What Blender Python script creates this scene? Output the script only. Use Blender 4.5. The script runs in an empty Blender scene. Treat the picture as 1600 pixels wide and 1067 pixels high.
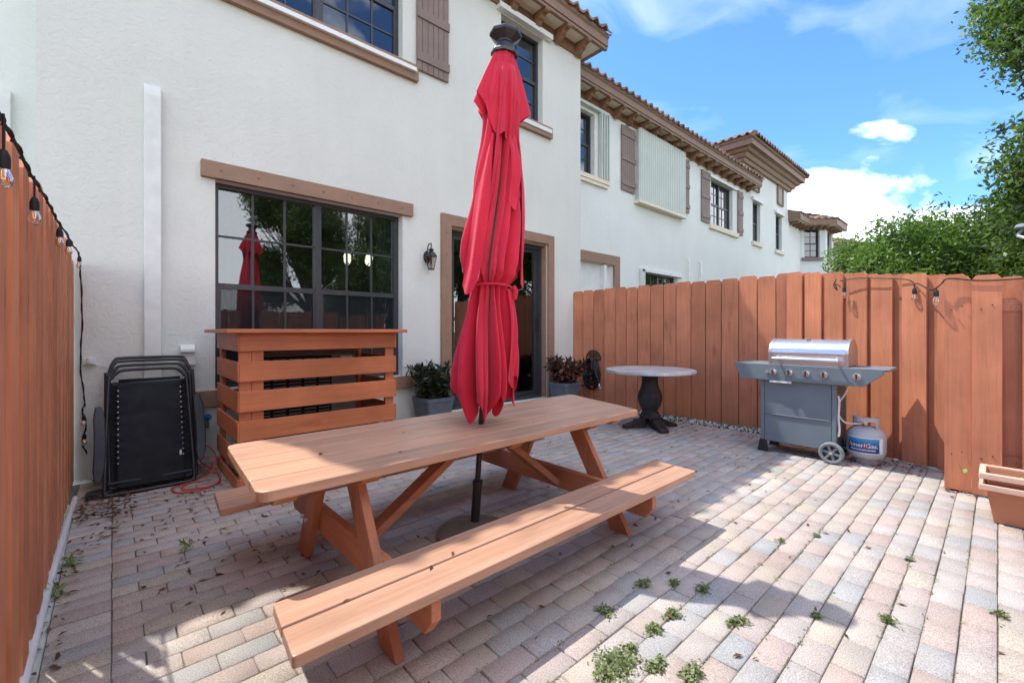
import bpy, math, random
import numpy as np
from mathutils import Vector, Matrix, Euler
random.seed(7)
RNG = np.random.default_rng(11)
S = bpy.context.scene
COL = S.collection
PI = math.pi

# ------------------------------------------------------------------ materials
def new_mat(name):
    m = bpy.data.materials.new(name); m.use_nodes = True
    nt = m.node_tree
    for n in list(nt.nodes): nt.nodes.remove(n)
    out = nt.nodes.new('ShaderNodeOutputMaterial')
    return m, nt, out
def N(nt, t, **kw):
    n = nt.nodes.new(t)
    for k, v in kw.items():
        if k.startswith('i_'):
            n.inputs[k[2:].replace('_', ' ')].default_value = v
        else: setattr(n, k, v)
    return n
def LK(nt, a, b): nt.links.new(a, b)
def ramp(nt, stops):
    r = nt.nodes.new('ShaderNodeValToRGB'); e = r.color_ramp.elements
    while len(e) > 1: e.remove(e[0])
    e[0].position = stops[0][0]; e[0].color = (*stops[0][1], 1)
    for p, c in stops[1:]:
        q = e.new(p); q.color = (*c, 1)
    return r
def mul(c, k): return tuple(min(1, x*k) for x in c)
def principled(nt, out, rough=.6, spec=.5, metal=0):
    b = nt.nodes.new('ShaderNodeBsdfPrincipled')
    b.inputs['Roughness'].default_value = rough
    b.inputs['Specular IOR Level'].default_value = spec
    b.inputs['Metallic'].default_value = metal
    LK(nt, b.outputs[0], out.inputs[0]); return b
def plain(name, col, rough=.5, spec=.5, metal=0, var=.12, scale=18, bump=.0, bscale=60):
    m, nt, out = new_mat(name); b = principled(nt, out, rough, spec, metal)
    tc = N(nt, 'ShaderNodeTexCoord')
    no = N(nt, 'ShaderNodeTexNoise', i_Scale=scale, i_Detail=6.0)
    LK(nt, tc.outputs['Object'], no.inputs['Vector'])
    r = ramp(nt, [(.3, mul(col, 1-var)), (.7, mul(col, 1+var))])
    LK(nt, no.outputs['Fac'], r.inputs[0]); LK(nt, r.outputs[0], b.inputs['Base Color'])
    if bump:
        n2 = N(nt, 'ShaderNodeTexNoise', i_Scale=bscale, i_Detail=4.0)
        LK(nt, tc.outputs['Object'], n2.inputs['Vector'])
        bp = N(nt, 'ShaderNodeBump', i_Strength=bump, i_Distance=.01)
        LK(nt, n2.outputs['Fac'], bp.inputs['Height']); LK(nt, bp.outputs[0], b.inputs['Normal'])
    return m
def wood(name, col, axis='Z', rough=.6, spec=.35, var=.22, dirt=.0, sc=1.0, knots=True, grey=None):
    m, nt, out = new_mat(name); b = principled(nt, out, rough, spec)
    tc = N(nt, 'ShaderNodeTexCoord')
    at = N(nt, 'ShaderNodeAttribute', attribute_name='rnd')
    off = N(nt, 'ShaderNodeVectorMath', operation='SCALE'); off.inputs[0].default_value = (7.3, 11.1, 5.7)
    m30 = N(nt, 'ShaderNodeMath', operation='MULTIPLY'); m30.inputs[1].default_value = 31.0
    LK(nt, at.outputs['Fac'], m30.inputs[0]); LK(nt, m30.outputs[0], off.inputs['Scale'])
    ad = N(nt, 'ShaderNodeVectorMath', operation='ADD')
    LK(nt, tc.outputs['Object'], ad.inputs[0]); LK(nt, off.outputs[0], ad.inputs[1])
    mp = N(nt, 'ShaderNodeMapping')
    s = {'X': (1.2, 22, 22), 'Y': (22, 1.2, 22), 'Z': (22, 22, 1.2)}[axis]
    mp.inputs['Scale'].default_value = tuple(x*sc for x in s)
    LK(nt, ad.outputs[0], mp.inputs['Vector'])
    g = N(nt, 'ShaderNodeTexNoise', i_Scale=1.6, i_Detail=7.0, i_Roughness=.62, i_Distortion=.5)
    LK(nt, mp.outputs[0], g.inputs['Vector'])
    r = ramp(nt, [(.28, mul(col, 1-var)), (.5, col), (.74, mul(col, 1+var*.8))])
    LK(nt, g.outputs['Fac'], r.inputs[0])
    # broad blotches of wear
    bl = N(nt, 'ShaderNodeTexNoise', i_Scale=2.3, i_Detail=5.0)
    LK(nt, ad.outputs[0], bl.inputs['Vector'])
    br = ramp(nt, [(.3, (.78, .78, .78)), (.7, (1.12, 1.12, 1.12))]); LK(nt, bl.outputs['Fac'], br.inputs[0])
    mx = N(nt, 'ShaderNodeMix', data_type='RGBA', blend_type='MULTIPLY'); mx.inputs[0].default_value = 1
    LK(nt, r.outputs[0], mx.inputs[6]); LK(nt, br.outputs[0], mx.inputs[7])
    cur = mx.outputs[2]
    # per board tone
    mr = N(nt, 'ShaderNodeMapRange'); mr.inputs['To Min'].default_value = .89; mr.inputs['To Max'].default_value = 1.09
    LK(nt, at.outputs['Fac'], mr.inputs['Value'])
    hs = N(nt, 'ShaderNodeHueSaturation'); LK(nt, mr.outputs[0], hs.inputs['Value']); LK(nt, cur, hs.inputs['Color'])
    cur = hs.outputs[0]
    if knots:
        kp = N(nt, 'ShaderNodeMapping'); ks = {'X': (1.6, 5.5, 5.5), 'Y': (5.5, 1.6, 5.5), 'Z': (5.5, 5.5, 1.6)}[axis]
        kp.inputs['Scale'].default_value = ks; LK(nt, ad.outputs[0], kp.inputs['Vector'])
        kd = N(nt, 'ShaderNodeTexNoise', i_Scale=5.0, i_Detail=2.0); LK(nt, kp.outputs[0], kd.inputs['Vector'])
        kv = N(nt, 'ShaderNodeMix', data_type='VECTOR'); kv.inputs[0].default_value = .12
        LK(nt, kp.outputs[0], kv.inputs[4]); LK(nt, kd.outputs['Color'], kv.inputs[5])
        vo = N(nt, 'ShaderNodeTexVoronoi', i_Scale=1.0); LK(nt, kv.outputs[1], vo.inputs['Vector'])
        kr = ramp(nt, [(.05, (.55, .5, .48)), (.085, (.85, .82, .8)), (.12, (.78, .74, .72)), (.17, (1, 1, 1))])
        LK(nt, vo.outputs['Distance'], kr.inputs[0])
        m2 = N(nt, 'ShaderNodeMix', data_type='RGBA', blend_type='MULTIPLY'); m2.inputs[0].default_value = .8
        LK(nt, cur, m2.inputs[6]); LK(nt, kr.outputs[0], m2.inputs[7]); cur = m2.outputs[2]
    if grey:   # worn, sun bleached stain
        gn = N(nt, 'ShaderNodeTexNoise', i_Scale=.9, i_Detail=8.0, i_Roughness=.7); LK(nt, mp.outputs[0], gn.inputs['Vector'])
        gr = ramp(nt, [(.42, (0, 0, 0)), (.7, (.55, .55, .55))]); LK(nt, gn.outputs['Fac'], gr.inputs[0])
        m3 = N(nt, 'ShaderNodeMix', data_type='RGBA'); m3.inputs[7].default_value = (*grey, 1)
        LK(nt, gr.outputs[0], m3.inputs[0]); LK(nt, cur, m3.inputs[6]); cur = m3.outputs[2]
    LK(nt, cur, b.inputs['Base Color'])
    bp = N(nt, 'ShaderNodeBump', i_Strength=.35, i_Distance=.004)
    LK(nt, g.outputs['Fac'], bp.inputs['Height']); LK(nt, bp.outputs[0], b.inputs['Normal'])
    return m
def stucco(name, col):
    m, nt, out = new_mat(name); b = principled(nt, out, .85, .25)
    tc = N(nt, 'ShaderNodeTexCoord')
    big = N(nt, 'ShaderNodeTexNoise', i_Scale=.9, i_Detail=5.0); LK(nt, tc.outputs['Object'], big.inputs['Vector'])
    r = ramp(nt, [(.3, mul(col, .95)), (.7, mul(col, 1.03))]); LK(nt, big.outputs['Fac'], r.inputs[0])
    # drip streaks, faint
    mp = N(nt, 'ShaderNodeMapping'); mp.inputs['Scale'].default_value = (6, 6, .35); LK(nt, tc.outputs['Object'], mp.inputs['Vector'])
    st = N(nt, 'ShaderNodeTexNoise', i_Scale=1.3, i_Detail=6.0); LK(nt, mp.outputs[0], st.inputs['Vector'])
    sr = ramp(nt, [(.3, (.975, .975, .965)), (.6, (1, 1, 1))]); LK(nt, st.outputs['Fac'], sr.inputs[0])
    mx = N(nt, 'ShaderNodeMix', data_type='RGBA', blend_type='MULTIPLY'); mx.inputs[0].default_value = .7
    LK(nt, r.outputs[0], mx.inputs[6]); LK(nt, sr.outputs[0], mx.inputs[7]); LK(nt, mx.outputs[2], b.inputs['Base Color'])
    n1 = N(nt, 'ShaderNodeTexNoise', i_Scale=17.0, i_Detail=8.0, i_Roughness=.6, i_Distortion=1.0); LK(nt, tc.outputs['Object'], n1.inputs['Vector'])
    nr = ramp(nt, [(.40, (0, 0, 0)), (.52, (.8, .8, .8)), (.75, (1, 1, 1))]); LK(nt, n1.outputs['Fac'], nr.inputs[0])
    n2 = N(nt, 'ShaderNodeTexNoise', i_Scale=60.0, i_Detail=4.0); LK(nt, tc.outputs['Object'], n2.inputs['Vector'])
    b1 = N(nt, 'ShaderNodeBump', i_Strength=.40, i_Distance=.006); LK(nt, nr.outputs[0], b1.inputs['Height'])
    b2 = N(nt, 'ShaderNodeBump', i_Strength=.35, i_Distance=.004); LK(nt, n2.outputs['Fac'], b2.inputs['Height'])
    LK(nt, b1.outputs[0], b2.inputs['Normal']); LK(nt, b2.outputs[0], b.inputs['Normal'])
    return m
def glass_pane(name, tint=(.55, .6, .62), refl=.10):
    m, nt, out = new_mat(name)
    tr = N(nt, 'ShaderNodeBsdfTransparent'); tr.inputs[0].default_value = (*tint, 1)
    gl = N(nt, 'ShaderNodeBsdfGlossy'); gl.inputs['Roughness'].default_value = .0; gl.inputs[0].default_value = (.95, .97, 1, 1)
    tc = N(nt, 'ShaderNodeTexCoord'); wv = N(nt, 'ShaderNodeTexNoise', i_Scale=1.1, i_Detail=1.0)
    LK(nt, tc.outputs['Object'], wv.inputs['Vector'])
    bp = N(nt, 'ShaderNodeBump', i_Strength=.02, i_Distance=.02); LK(nt, wv.outputs['Fac'], bp.inputs['Height'])
    LK(nt, bp.outputs[0], gl.inputs['Normal'])
    fr = N(nt, 'ShaderNodeFresnel'); fr.inputs[0].default_value = 1.5
    ma = N(nt, 'ShaderNodeMath', operation='MULTIPLY_ADD'); ma.inputs[1].default_value = 1.6; ma.inputs[2].default_value = refl; ma.use_clamp = True
    LK(nt, fr.outputs[0], ma.inputs[0])
    mx = N(nt, 'ShaderNodeMixShader'); LK(nt, ma.outputs[0], mx.inputs[0]); LK(nt, tr.outputs[0], mx.inputs[1]); LK(nt, gl.outputs[0], mx.inputs[2])
    LK(nt, mx.outputs[0], out.inputs[0]); return m
def leafmat(name, dark, light, yellow=None, transl=.35):
    m, nt, out = new_mat(name)
    at = N(nt, 'ShaderNodeAttribute', attribute_name='rnd')
    st = [(0, dark), (.6, light)]
    if yellow: st += [(.93, mul(light, 1.15)), (1, yellow)]
    r = ramp(nt, st); LK(nt, at.outputs['Fac'], r.inputs[0])
    b = nt.nodes.new('ShaderNodeBsdfPrincipled'); b.inputs['Roughness'].default_value = .42; b.inputs['Specular IOR Level'].default_value = .45
    LK(nt, r.outputs[0], b.inputs['Base Color'])
    t = N(nt, 'ShaderNodeBsdfTranslucent'); hs = N(nt, 'ShaderNodeHueSaturation'); hs.inputs['Saturation'].default_value = 1.15; hs.inputs['Value'].default_value = 1.5
    LK(nt, r.outputs[0], hs.inputs['Color']); LK(nt, hs.outputs[0], t.inputs[0])
    mx = N(nt, 'ShaderNodeMixShader'); mx.inputs[0].default_value = transl
    LK(nt, b.outputs[0], mx.inputs[1]); LK(nt, t.outputs[0], mx.inputs[2]); LK(nt, mx.outputs[0], out.inputs[0]); return m
def cloth(name, col, transl=.25):
    m, nt, out = new_mat(name)
    tc = N(nt, 'ShaderNodeTexCoord')
    no = N(nt, 'ShaderNodeTexNoise', i_Scale=3.0, i_Detail=5.0); LK(nt, tc.outputs['Object'], no.inputs['Vector'])
    r = ramp(nt, [(.3, mul(col, .86)), (.7, mul(col, 1.1))]); LK(nt, no.outputs['Fac'], r.inputs[0])
    b = nt.nodes.new('ShaderNodeBsdfPrincipled'); b.inputs['Roughness'].default_value = .7; b.inputs['Specular IOR Level'].default_value = .3
    b.inputs['Sheen Weight'].default_value = .25
    LK(nt, r.outputs[0], b.inputs['Base Color'])
    wv = N(nt, 'ShaderNodeTexNoise', i_Scale=420.0); LK(nt, tc.outputs['Object'], wv.inputs['Vector'])
    w2 = N(nt, 'ShaderNodeTexNoise', i_Scale=16.0, i_Detail=4.0); LK(nt, tc.outputs['Object'], w2.inputs['Vector'])
    bp = N(nt, 'ShaderNodeBump', i_Strength=.15, i_Distance=.003); LK(nt, wv.outputs['Fac'], bp.inputs['Height'])
    b2 = N(nt, 'ShaderNodeBump', i_Strength=.18, i_Distance=.01); LK(nt, w2.outputs['Fac'], b2.inputs['Height'])
    LK(nt, bp.outputs[0], b2.inputs['Normal']); LK(nt, b2.outputs[0], b.inputs['Normal'])
    t = N(nt, 'ShaderNodeBsdfTranslucent'); LK(nt, r.outputs[0], t.inputs[0])
    mx = N(nt, 'ShaderNodeMixShader'); mx.inputs[0].default_value = transl
    LK(nt, b.outputs[0], mx.inputs[1]); LK(nt, t.outputs[0], mx.inputs[2]); LK(nt, mx.outputs[0], out.inputs[0]); return m
def attr_color(name, rough=.85, spec=.2, speck=.36, bump=.5, spscale=210):
    """colour from the face attribute 'pc', with mineral speckle and stains"""
    m, nt, out = new_mat(name); b = principled(nt, out, rough, spec)
    at = N(nt, 'ShaderNodeAttribute', attribute_name='pc'); a2 = N(nt, 'ShaderNodeAttribute', attribute_name='pd')
    tc = N(nt, 'ShaderNodeTexCoord')
    n0 = N(nt, 'ShaderNodeTexNoise', i_Scale=7.0, i_Detail=4.0); LK(nt, tc.outputs['Object'], n0.inputs['Vector'])
    r0 = ramp(nt, [(.38, (0, 0, 0)), (.62, (1, 1, 1))]); LK(nt, n0.outputs['Fac'], r0.inputs[0])
    mc = N(nt, 'ShaderNodeMix', data_type='RGBA'); LK(nt, r0.outputs[0], mc.inputs[0]); LK(nt, at.outputs['Color'], mc.inputs[6]); LK(nt, a2.outputs['Color'], mc.inputs[7])
    n1 = N(nt, 'ShaderNodeTexNoise', i_Scale=float(spscale), i_Detail=3.0); LK(nt, tc.outputs['Object'], n1.inputs['Vector'])
    r1 = ramp(nt, [(.32, (1-speck,)*3), (.5, (1, 1, 1)), (.68, (1+speck*.8,)*3)]); LK(nt, n1.outputs['Fac'], r1.inputs[0])
    mx = N(nt, 'ShaderNodeMix', data_type='RGBA', blend_type='MULTIPLY'); mx.inputs[0].default_value = 1
    LK(nt, mc.outputs[2], mx.inputs[6]); LK(nt, r1.outputs[0], mx.inputs[7])
    n2 = N(nt, 'ShaderNodeTexNoise', i_Scale=1.7, i_Detail=7.0, i_Roughness=.65); LK(nt, tc.outputs['Object'], n2.inputs['Vector'])
    r2 = ramp(nt, [(.3, (.80, .79, .77)), (.6, (1.03, 1.03, 1.03))]); LK(nt, n2.outputs['Fac'], r2.inputs[0])
    m3 = N(nt, 'ShaderNodeMix', data_type='RGBA', blend_type='MULTIPLY'); m3.inputs[0].default_value = 1
    LK(nt, mx.outputs[2], m3.inputs[6]); LK(nt, r2.outputs[0], m3.inputs[7]); LK(nt, m3.outputs[2], b.inputs['Base Color'])
    bp = N(nt, 'ShaderNodeBump', i_Strength=bump, i_Distance=.003); LK(nt, n1.outputs['Fac'], bp.inputs['Height']); LK(nt, bp.outputs[0], b.inputs['Normal'])
    return m
def emit(name, col, st):
    m, nt, out = new_mat(name); e = N(nt, 'ShaderNodeEmission'); e.inputs[0].default_value = (*col, 1); e.inputs[1].default_value = st
    LK(nt, e.outputs[0], out.inputs[0]); return m

M = dict(
    fence=wood('fence_stain', (.56, .22, .118), 'Z', .75, .2, .16),
    fencel=wood('fence_stain_lit', (.68, .28, .145), 'Z', .75, .2, .16),  # fence stain brightened to stand in for stronger light on these boards
    fencex=wood('fence_rail_stain', (.50, .20, .11), 'X', .75, .2),
    table=wood('table_stain', (.50, .275, .17), 'X', .36, .6, .16, knots=False, grey=(.62, .40, .30)),
    tabley=wood('table_stain_cross', (.52, .195, .095), 'Y', .5, .4, .16, knots=False),
    tablez=wood('table_stain_leg', (.52, .195, .095), 'Z', .5, .4, .16, knots=True),
    raw=wood('raw_cut_wood', (.52, .22, .07), 'Y', .5, .4, .3, knots=False),
    bar=wood('bar_stain', (.63, .205, .085), 'X', .45, .4, .13),
    bary=wood('bar_stain_side', (.60, .20, .085), 'Y', .45, .4, .13),
    barz=wood('bar_stain_post', (.58, .19, .08), 'Z', .5, .4, .13),
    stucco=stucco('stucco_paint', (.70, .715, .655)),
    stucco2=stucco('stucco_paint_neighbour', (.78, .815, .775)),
    trim=plain('brown_trim_paint', (.30, .185, .125), .55, .3, var=.08, scale=7, bump=.15),
    fascia=plain('brown_fascia_paint', (.27, .175, .125), .6, .3, var=.1, scale=5, bump=.15),
    corbel=plain('brown_corbel_paint', (.25, .135, .08), .6, .3, var=.15, scale=9, bump=.25),
    soffit=plain('cream_soffit_paint', (.80, .72, .58), .8, .2, var=.05, scale=4),
    shutter=plain('shutter_paint', (.235, .175, .15), .6, .3, var=.08, scale=6),
    white=plain('white_paint', (.78, .79, .77), .5, .4, var=.04, scale=6),
    offwhite=plain('off_white_plastic', (.71, .735, .69), .45, .4, var=.06, scale=9),
    bronze=plain('dark_bronze_aluminium', (.040, .042, .046), .4, .5, var=.15, scale=8),
    glass=glass_pane('window_glass', refl=.05),
    storm=plain('storm_panel_paint', (.57, .62, .56), .45, .4, var=.04, scale=3),
    black=plain('black_powder_coat', (.022, .022, .024), .38, .5, var=.2, scale=12),
    sling=plain('black_mesh_fabric', (.016, .019, .024), .75, .25, var=.25, scale=9, bump=.3, bscale=220),
    cord=plain('black_cord', (.012, .012, .013), .6, .4),
    zinc=plain('zinc_sheet', (.55, .57, .58), .36, .5, .25, var=.26, scale=5, bump=.05, bscale=40),
    blackwood=plain('black_stained_wood', (.028, .026, .026), .5, .4, var=.3, scale=11, bump=.2, bscale=30),
    steel=plain('brushed_steel', (.72, .73, .74), .26, .5, .85, var=.05, scale=4),
    steel2=plain('steel_end_cap', (.55, .50, .47), .32, .5, .8, var=.08, scale=5),
    chrome=plain('chrome', (.8, .8, .8), .2, .5, .75, var=.03),
    slate=plain('slate_blue_enamel', (.16, .20, .225), .42, .45, var=.07, scale=5, bump=.03),
    slated=plain('dark_slate_enamel', (.055, .075, .092), .42, .45, var=.1, scale=5),
    rubber=plain('grey_rubber', (.21, .235, .25), .7, .3, var=.1),
    pot=plain('grey_resin_planter', (.115, .14, .165), .6, .35, var=.14, scale=9, bump=.15, bscale=40),
    terracotta=plain('terracotta_resin', (.50, .215, .115), .6, .3, var=.08, scale=8), sunlitrim=plain('sunlit_rim_resin', (.66, .44, .33), .6, .3, var=.06, scale=8),  # rim resin lightened, sun glare put into its colour
    tank=plain('grey_tank_paint', (.52, .53, .54), .38, .5, var=.06, scale=6),
    tankrust=plain('weathered_tank_ring', (.36, .31, .27), .6, .3, var=.25, scale=20),
    labelblue=None, red=plain('red_print', (.62, .03, .05), .4), whiteprint=plain('white_print', (.85, .86, .9), .4),
    navyprint=plain('navy_print', (.02, .03, .12), .4), paper=plain('paper_white', (.8, .78, .74), .6),
    hose=plain('black_rubber_hose', (.018, .019, .022), .42, .5),
    brass=plain('brushed_brass', (.62, .55, .42), .3, .5, .9),
    iron=plain('cast_iron', (.02, .018, .018), .55, .4, bump=.2),
    orange=plain('red_orange_cord', (.55, .07, .045), .5, .4),
    pvc=plain('white_pvc', (.74, .76, .76), .35, .5, var=.08, scale=4),
    concrete=plain('pale_concrete', (.50, .51, .47), .9, .2, var=.16, scale=14, bump=.4, bscale=90),
    soil=plain('dark_soil', (.05, .038, .028), .95, .1, var=.4, scale=30, bump=.6, bscale=60),
    sand=plain('joint_sand', (.16, .138, .112), .95, .1, var=.35, scale=60, bump=.4),
    lawn=plain('ground_earth', (.14, .13, .075), .95, .1, var=.3, scale=2, bump=.3, bscale=30),
    bark=plain('tree_bark', (.16, .12, .085), .9, .2, var=.35, scale=14, bump=.8, bscale=25),
    red_cloth=cloth('red_canvas', (.70, .018, .055), .15),
    ac=plain('ac_cabinet_paint', (.22, .20, .185), .5, .4, var=.08),
    acdark=plain('ac_coil_dark', (.012, .012, .012), .7, .3),
    room=plain('interior_plaster', (.45, .44, .42), .9, .1), floorin=plain('interior_floor', (.22, .17, .12), .4, .4),
    curtain=plain('curtain_fabric', (.5, .5, .48), .9, .1),
    lampglow=emit('lamp_glow', (1, .86, .62), 1.7), filament=emit('filament', (1, .55, .2), .6),
    bulbglass=glass_pane('bulb_glass', (.93, .90, .84), .03), lampglass=glass_pane('lantern_glass', (.85, .86, .86), .06),
    pewter=plain('pewter_finial', (.055, .05, .05), .3, .5, .4, var=.1), finialcap=plain('finial_cap', (.42, .40, .38), .4, .5, .3),
    solder=plain('umbrella_pole', (.05, .045, .042), .3, .5, .6), stone=plain('umbrella_base_resin', (.17, .14, .125), .55, .4, var=.2, scale=12, bump=.2),
    croton=leafmat('croton_leaves', (.012, .02, .012), (.035, .055, .022), (.30, .06, .02), .12),
    croton2=leafmat('croton_leaves_bronze', (.03, .012, .010), (.09, .035, .02), (.42, .11, .03), .15),
    weed=leafmat('weed_leaves', (.11, .145, .06), (.27, .32, .15), None, .3),
    weed2=leafmat('grass_blades', (.10, .20, .03), (.24, .40, .06), None, .3),
    leafA=leafmat('tree_leaves', (.014, .036, .010), (.13, .20, .045), (.26, .30, .05), .4),
    leafB=leafmat('mango_leaves', (.03, .07, .018), (.17, .27, .06), (.42, .28, .07), .4),
    litter=leafmat('dead_leaves', (.045, .022, .014), (.16, .075, .04), (.26, .16, .07), .1),
    paver=attr_color('concrete_pavers'), pebble=attr_color('pebbles', .6, .4, .12, .1, 90), tile=attr_color('roof_tile_clay', .75, .25, .18, .3, 60),
    vent=plain('attic_vent_paint', (.5, .5, .46), .7, .3), bluecap=plain('blue_plastic', (.03, .12, .35), .4),
)

# ------------------------------------------------------------------ geometry
class MB:
    def __init__(self): self.v = []; self.f = []; self.r = []
    def add(self, vs, fs, rnd=None):
        o = len(self.v); self.v.extend([tuple(p) for p in vs])
        rnd = random.random() if rnd is None else rnd
        for q in fs: self.f.append(tuple(i+o for i in q)); self.r.append(rnd)
        return self
    def box(self, x0, x1, y0, y1, z0, z1, rnd=None):
        return self.add([(x0,y0,z0),(x1,y0,z0),(x1,y1,z0),(x0,y1,z0),(x0,y0,z1),(x1,y0,z1),(x1,y1,z1),(x0,y1,z1)],
            [(0,3,2,1),(4,5,6,7),(0,1,5,4),(1,2,6,5),(2,3,7,6),(3,0,4,7)], rnd)
    def bar(self, a, b, w, h, up=(0,0,1), rnd=None):
        a = Vector(a); b = Vector(b); d = (b-a).normalized(); s = d.cross(Vector(up)).normalized(); u = s.cross(d)
        vs = []
        for p in (a, b):
            for i, j in ((-1,-1),(1,-1),(1,1),(-1,1)): vs.append(p+s*(i*w/2)+u*(j*h/2))
        return self.add(vs, [(0,1,2,3),(7,6,5,4),(0,4,5,1),(1,5,6,2),(2,6,7,3),(3,7,4,0)], rnd)
    def prism(self, poly, axis, a, b, rnd=None):
        n = len(poly); vs = []
        for t in (a, b):
            for p, q in poly:
                vs.append({'x': (t,p,q), 'y': (p,t,q), 'z': (p,q,t)}[axis])
        fs = [tuple(range(n-1,-1,-1)), tuple(range(n,2*n))]+[(i,(i+1)%n,(i+1)%n+n,i+n) for i in range(n)]
        return self.add(vs, fs, rnd)
    def tube(self, pts, r, n=8, closed=False, rnd=None, caps=True):
        P = [Vector(p) for p in pts]; m = len(P)
        rr = r if isinstance(r, (list, tuple)) else [r]*m
        T = []
        for i in range(m):
            if closed: t = P[(i+1)%m]-P[i-1]
            else: t = P[min(i+1,m-1)]-P[max(i-1,0)]
            T.append(t.normalized())
        ref = Vector((0,0,1)) if abs(T[0].z) < .9 else Vector((1,0,0))
        s = T[0].cross(ref).normalized(); vs = []
        for i in range(m):
            s = (s-T[i]*s.dot(T[i])).normalized(); u = T[i].cross(s)
            for k in range(n):
                a = 2*PI*k/n; vs.append(P[i]+(s*math.cos(a)+u*math.sin(a))*rr[i])
        fs = []
        for i in range(m if closed else m-1):
            j = (i+1) % m
            for k in range(n): fs.append((i*n+k, i*n+(k+1)%n, j*n+(k+1)%n, j*n+k))
        if caps and not closed: fs += [tuple(range(n-1,-1,-1)), tuple((m-1)*n+k for k in range(n))]
        return self.add(vs, fs, rnd)
    def lathe(self, prof, c=(0,0,0), n=24, rnd=None, a0=0):
        vs = []; m = len(prof)
        for r, z in prof:
            for k in range(n):
                a = 2*PI*k/n+a0; vs.append((c[0]+r*math.cos(a), c[1]+r*math.sin(a), c[2]+z))
        fs = [(i*n+k, i*n+(k+1)%n, (i+1)*n+(k+1)%n, (i+1)*n+k) for i in range(m-1) for k in range(n)]
        if prof[0][0] > 1e-4: fs.append(tuple(range(n-1,-1,-1)))
        if prof[-1][0] > 1e-4: fs.append(tuple((m-1)*n+k for k in range(n)))
        return self.add(vs, fs, rnd)
    def build(self, name, mat, parent=None, world=True, smooth=False, bevel=0, loc=None, solid=0):
        off = Vector((0,0,0))
        if parent is not None and world:
            p = parent
            while p is not None: off += p.location; p = p.parent
        if loc is not None: off += Vector(loc)
        me = bpy.data.meshes.new(name)
        me.from_pydata([(x-off.x, y-off.y, z-off.z) for x, y, z in self.v], [], self.f)
        a = me.attributes.new('rnd', 'FLOAT', 'FACE'); a.data.foreach_set('value', self.r)
        me.update(); me.materials.append(mat if not isinstance(mat, str) else M[mat])
        if smooth:
            me.polygons.foreach_set('use_smooth', [True]*len(me.polygons))
            if smooth != 'all': me.set_sharp_from_angle(angle=math.radians(smooth if smooth is not True else 40))
        o = bpy.data.objects.new(name, me); COL.objects.link(o)
        if parent is not None: o.parent = parent
        if loc is not None: o.location = loc
        if solid:
            s = o.modifiers.new('thickness', 'SOLIDIFY'); s.thickness = solid; s.offset = 0
        if bevel:
            b = o.modifiers.new('edges', 'BEVEL'); b.width = bevel; b.segments = 2; b.limit_method = 'ANGLE'; b.angle_limit = math.radians(40)
        return o
GROUPS = {'house': 'townhouses in the row', 'fence': 'wooden fences round the yard', 'tree': 'leafy trees beyond the fence', 'weed': 'weeds growing in the paver joints', 'pot': 'grey planters by the wall',
    'plant': 'croton shrubs in the grey planters', 'planter': 'nested terracotta boxes', 'string lights': 'bulb strings on the fences', 'curtain': 'curtains inside the gridded window', 'vinyl strip': 'vinyl strips at the fence foot'}
def tag(o, label=None, cat=None, group=None, kind=None):
    if cat in GROUPS and not group: group = GROUPS[cat]
    if label: o['label'] = label
    if cat: o['category'] = cat
    if group: o['group'] = group
    if kind: o['kind'] = kind
    return o
def thing(name, label, cat, loc=(0,0,0), rz=0, group=None):
    o = bpy.data.objects.new(name, None); COL.objects.link(o); o.empty_display_size = .2
    o.location = loc; o.rotation_euler = (0,0,rz); return tag(o, label, cat, group)
def spline(pts, k=8, closed=False):
    P = [Vector(p) for p in pts]; n = len(P); out = []
    for i in range(n if closed else n-1):
        if closed: a,b,c,d = P[i-1],P[i],P[(i+1)%n],P[(i+2)%n]
        else: a,b,c,d = P[max(i-1,0)],P[i],P[i+1],P[min(i+2,n-1)]
        for j in range(k):
            t = j/k; out.append(.5*((2*b)+(c-a)*t+(2*a-5*b+4*c-d)*t*t+(3*b-a-3*c+d)*t**3))
    if not closed: out.append(P[-1])
    return out
def lerp(a, b, t): return a+(b-a)*t
def table_lookup(tab, z):
    for (z0, r0), (z1, r1) in zip(tab, tab[1:]):
        if (z0-z)*(z1-z) <= 0: return lerp(r0, r1, (z-z0)/(z1-z0) if z1 != z0 else 0)
    return tab[0][1] if abs(z-tab[0][0]) < abs(z-tab[-1][0]) else tab[-1][1]
def np_mesh(name, verts, quads, mat, parent=None, rnd=None, pc=None, pd=None, loc=None, smooth=False):
    me = bpy.data.meshes.new(name); nv, nf = len(verts), len(quads)
    me.vertices.add(nv); me.vertices.foreach_set('co', np.asarray(verts, np.float32).ravel())
    k = quads.shape[1]
    me.loops.add(nf*k); me.loops.foreach_set('vertex_index', quads.astype(np.int32).ravel())
    me.polygons.add(nf); me.polygons.foreach_set('loop_start', np.arange(0, nf*k, k, dtype=np.int32))
    me.update(calc_edges=True); me.validate()
    if rnd is not None:
        a = me.attributes.new('rnd', 'FLOAT', 'FACE'); a.data.foreach_set('value', np.asarray(rnd, np.float32))
    for nm, c in (('pc', pc), ('pd', pd)):
        if c is not None:
            a = me.attributes.new(nm, 'FLOAT_COLOR', 'FACE')
            c4 = np.ones((nf, 4), np.float32); c4[:, :3] = c; a.data.foreach_set('color', c4.ravel())
    if smooth: me.polygons.foreach_set('use_smooth', [True]*nf)
    me.materials.append(M[mat] if isinstance(mat, str) else mat)
    o = bpy.data.objects.new(name, me); COL.objects.link(o)
    if parent is not None: o.parent = parent
    if loc is not None: o.location = loc
    return o
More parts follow.
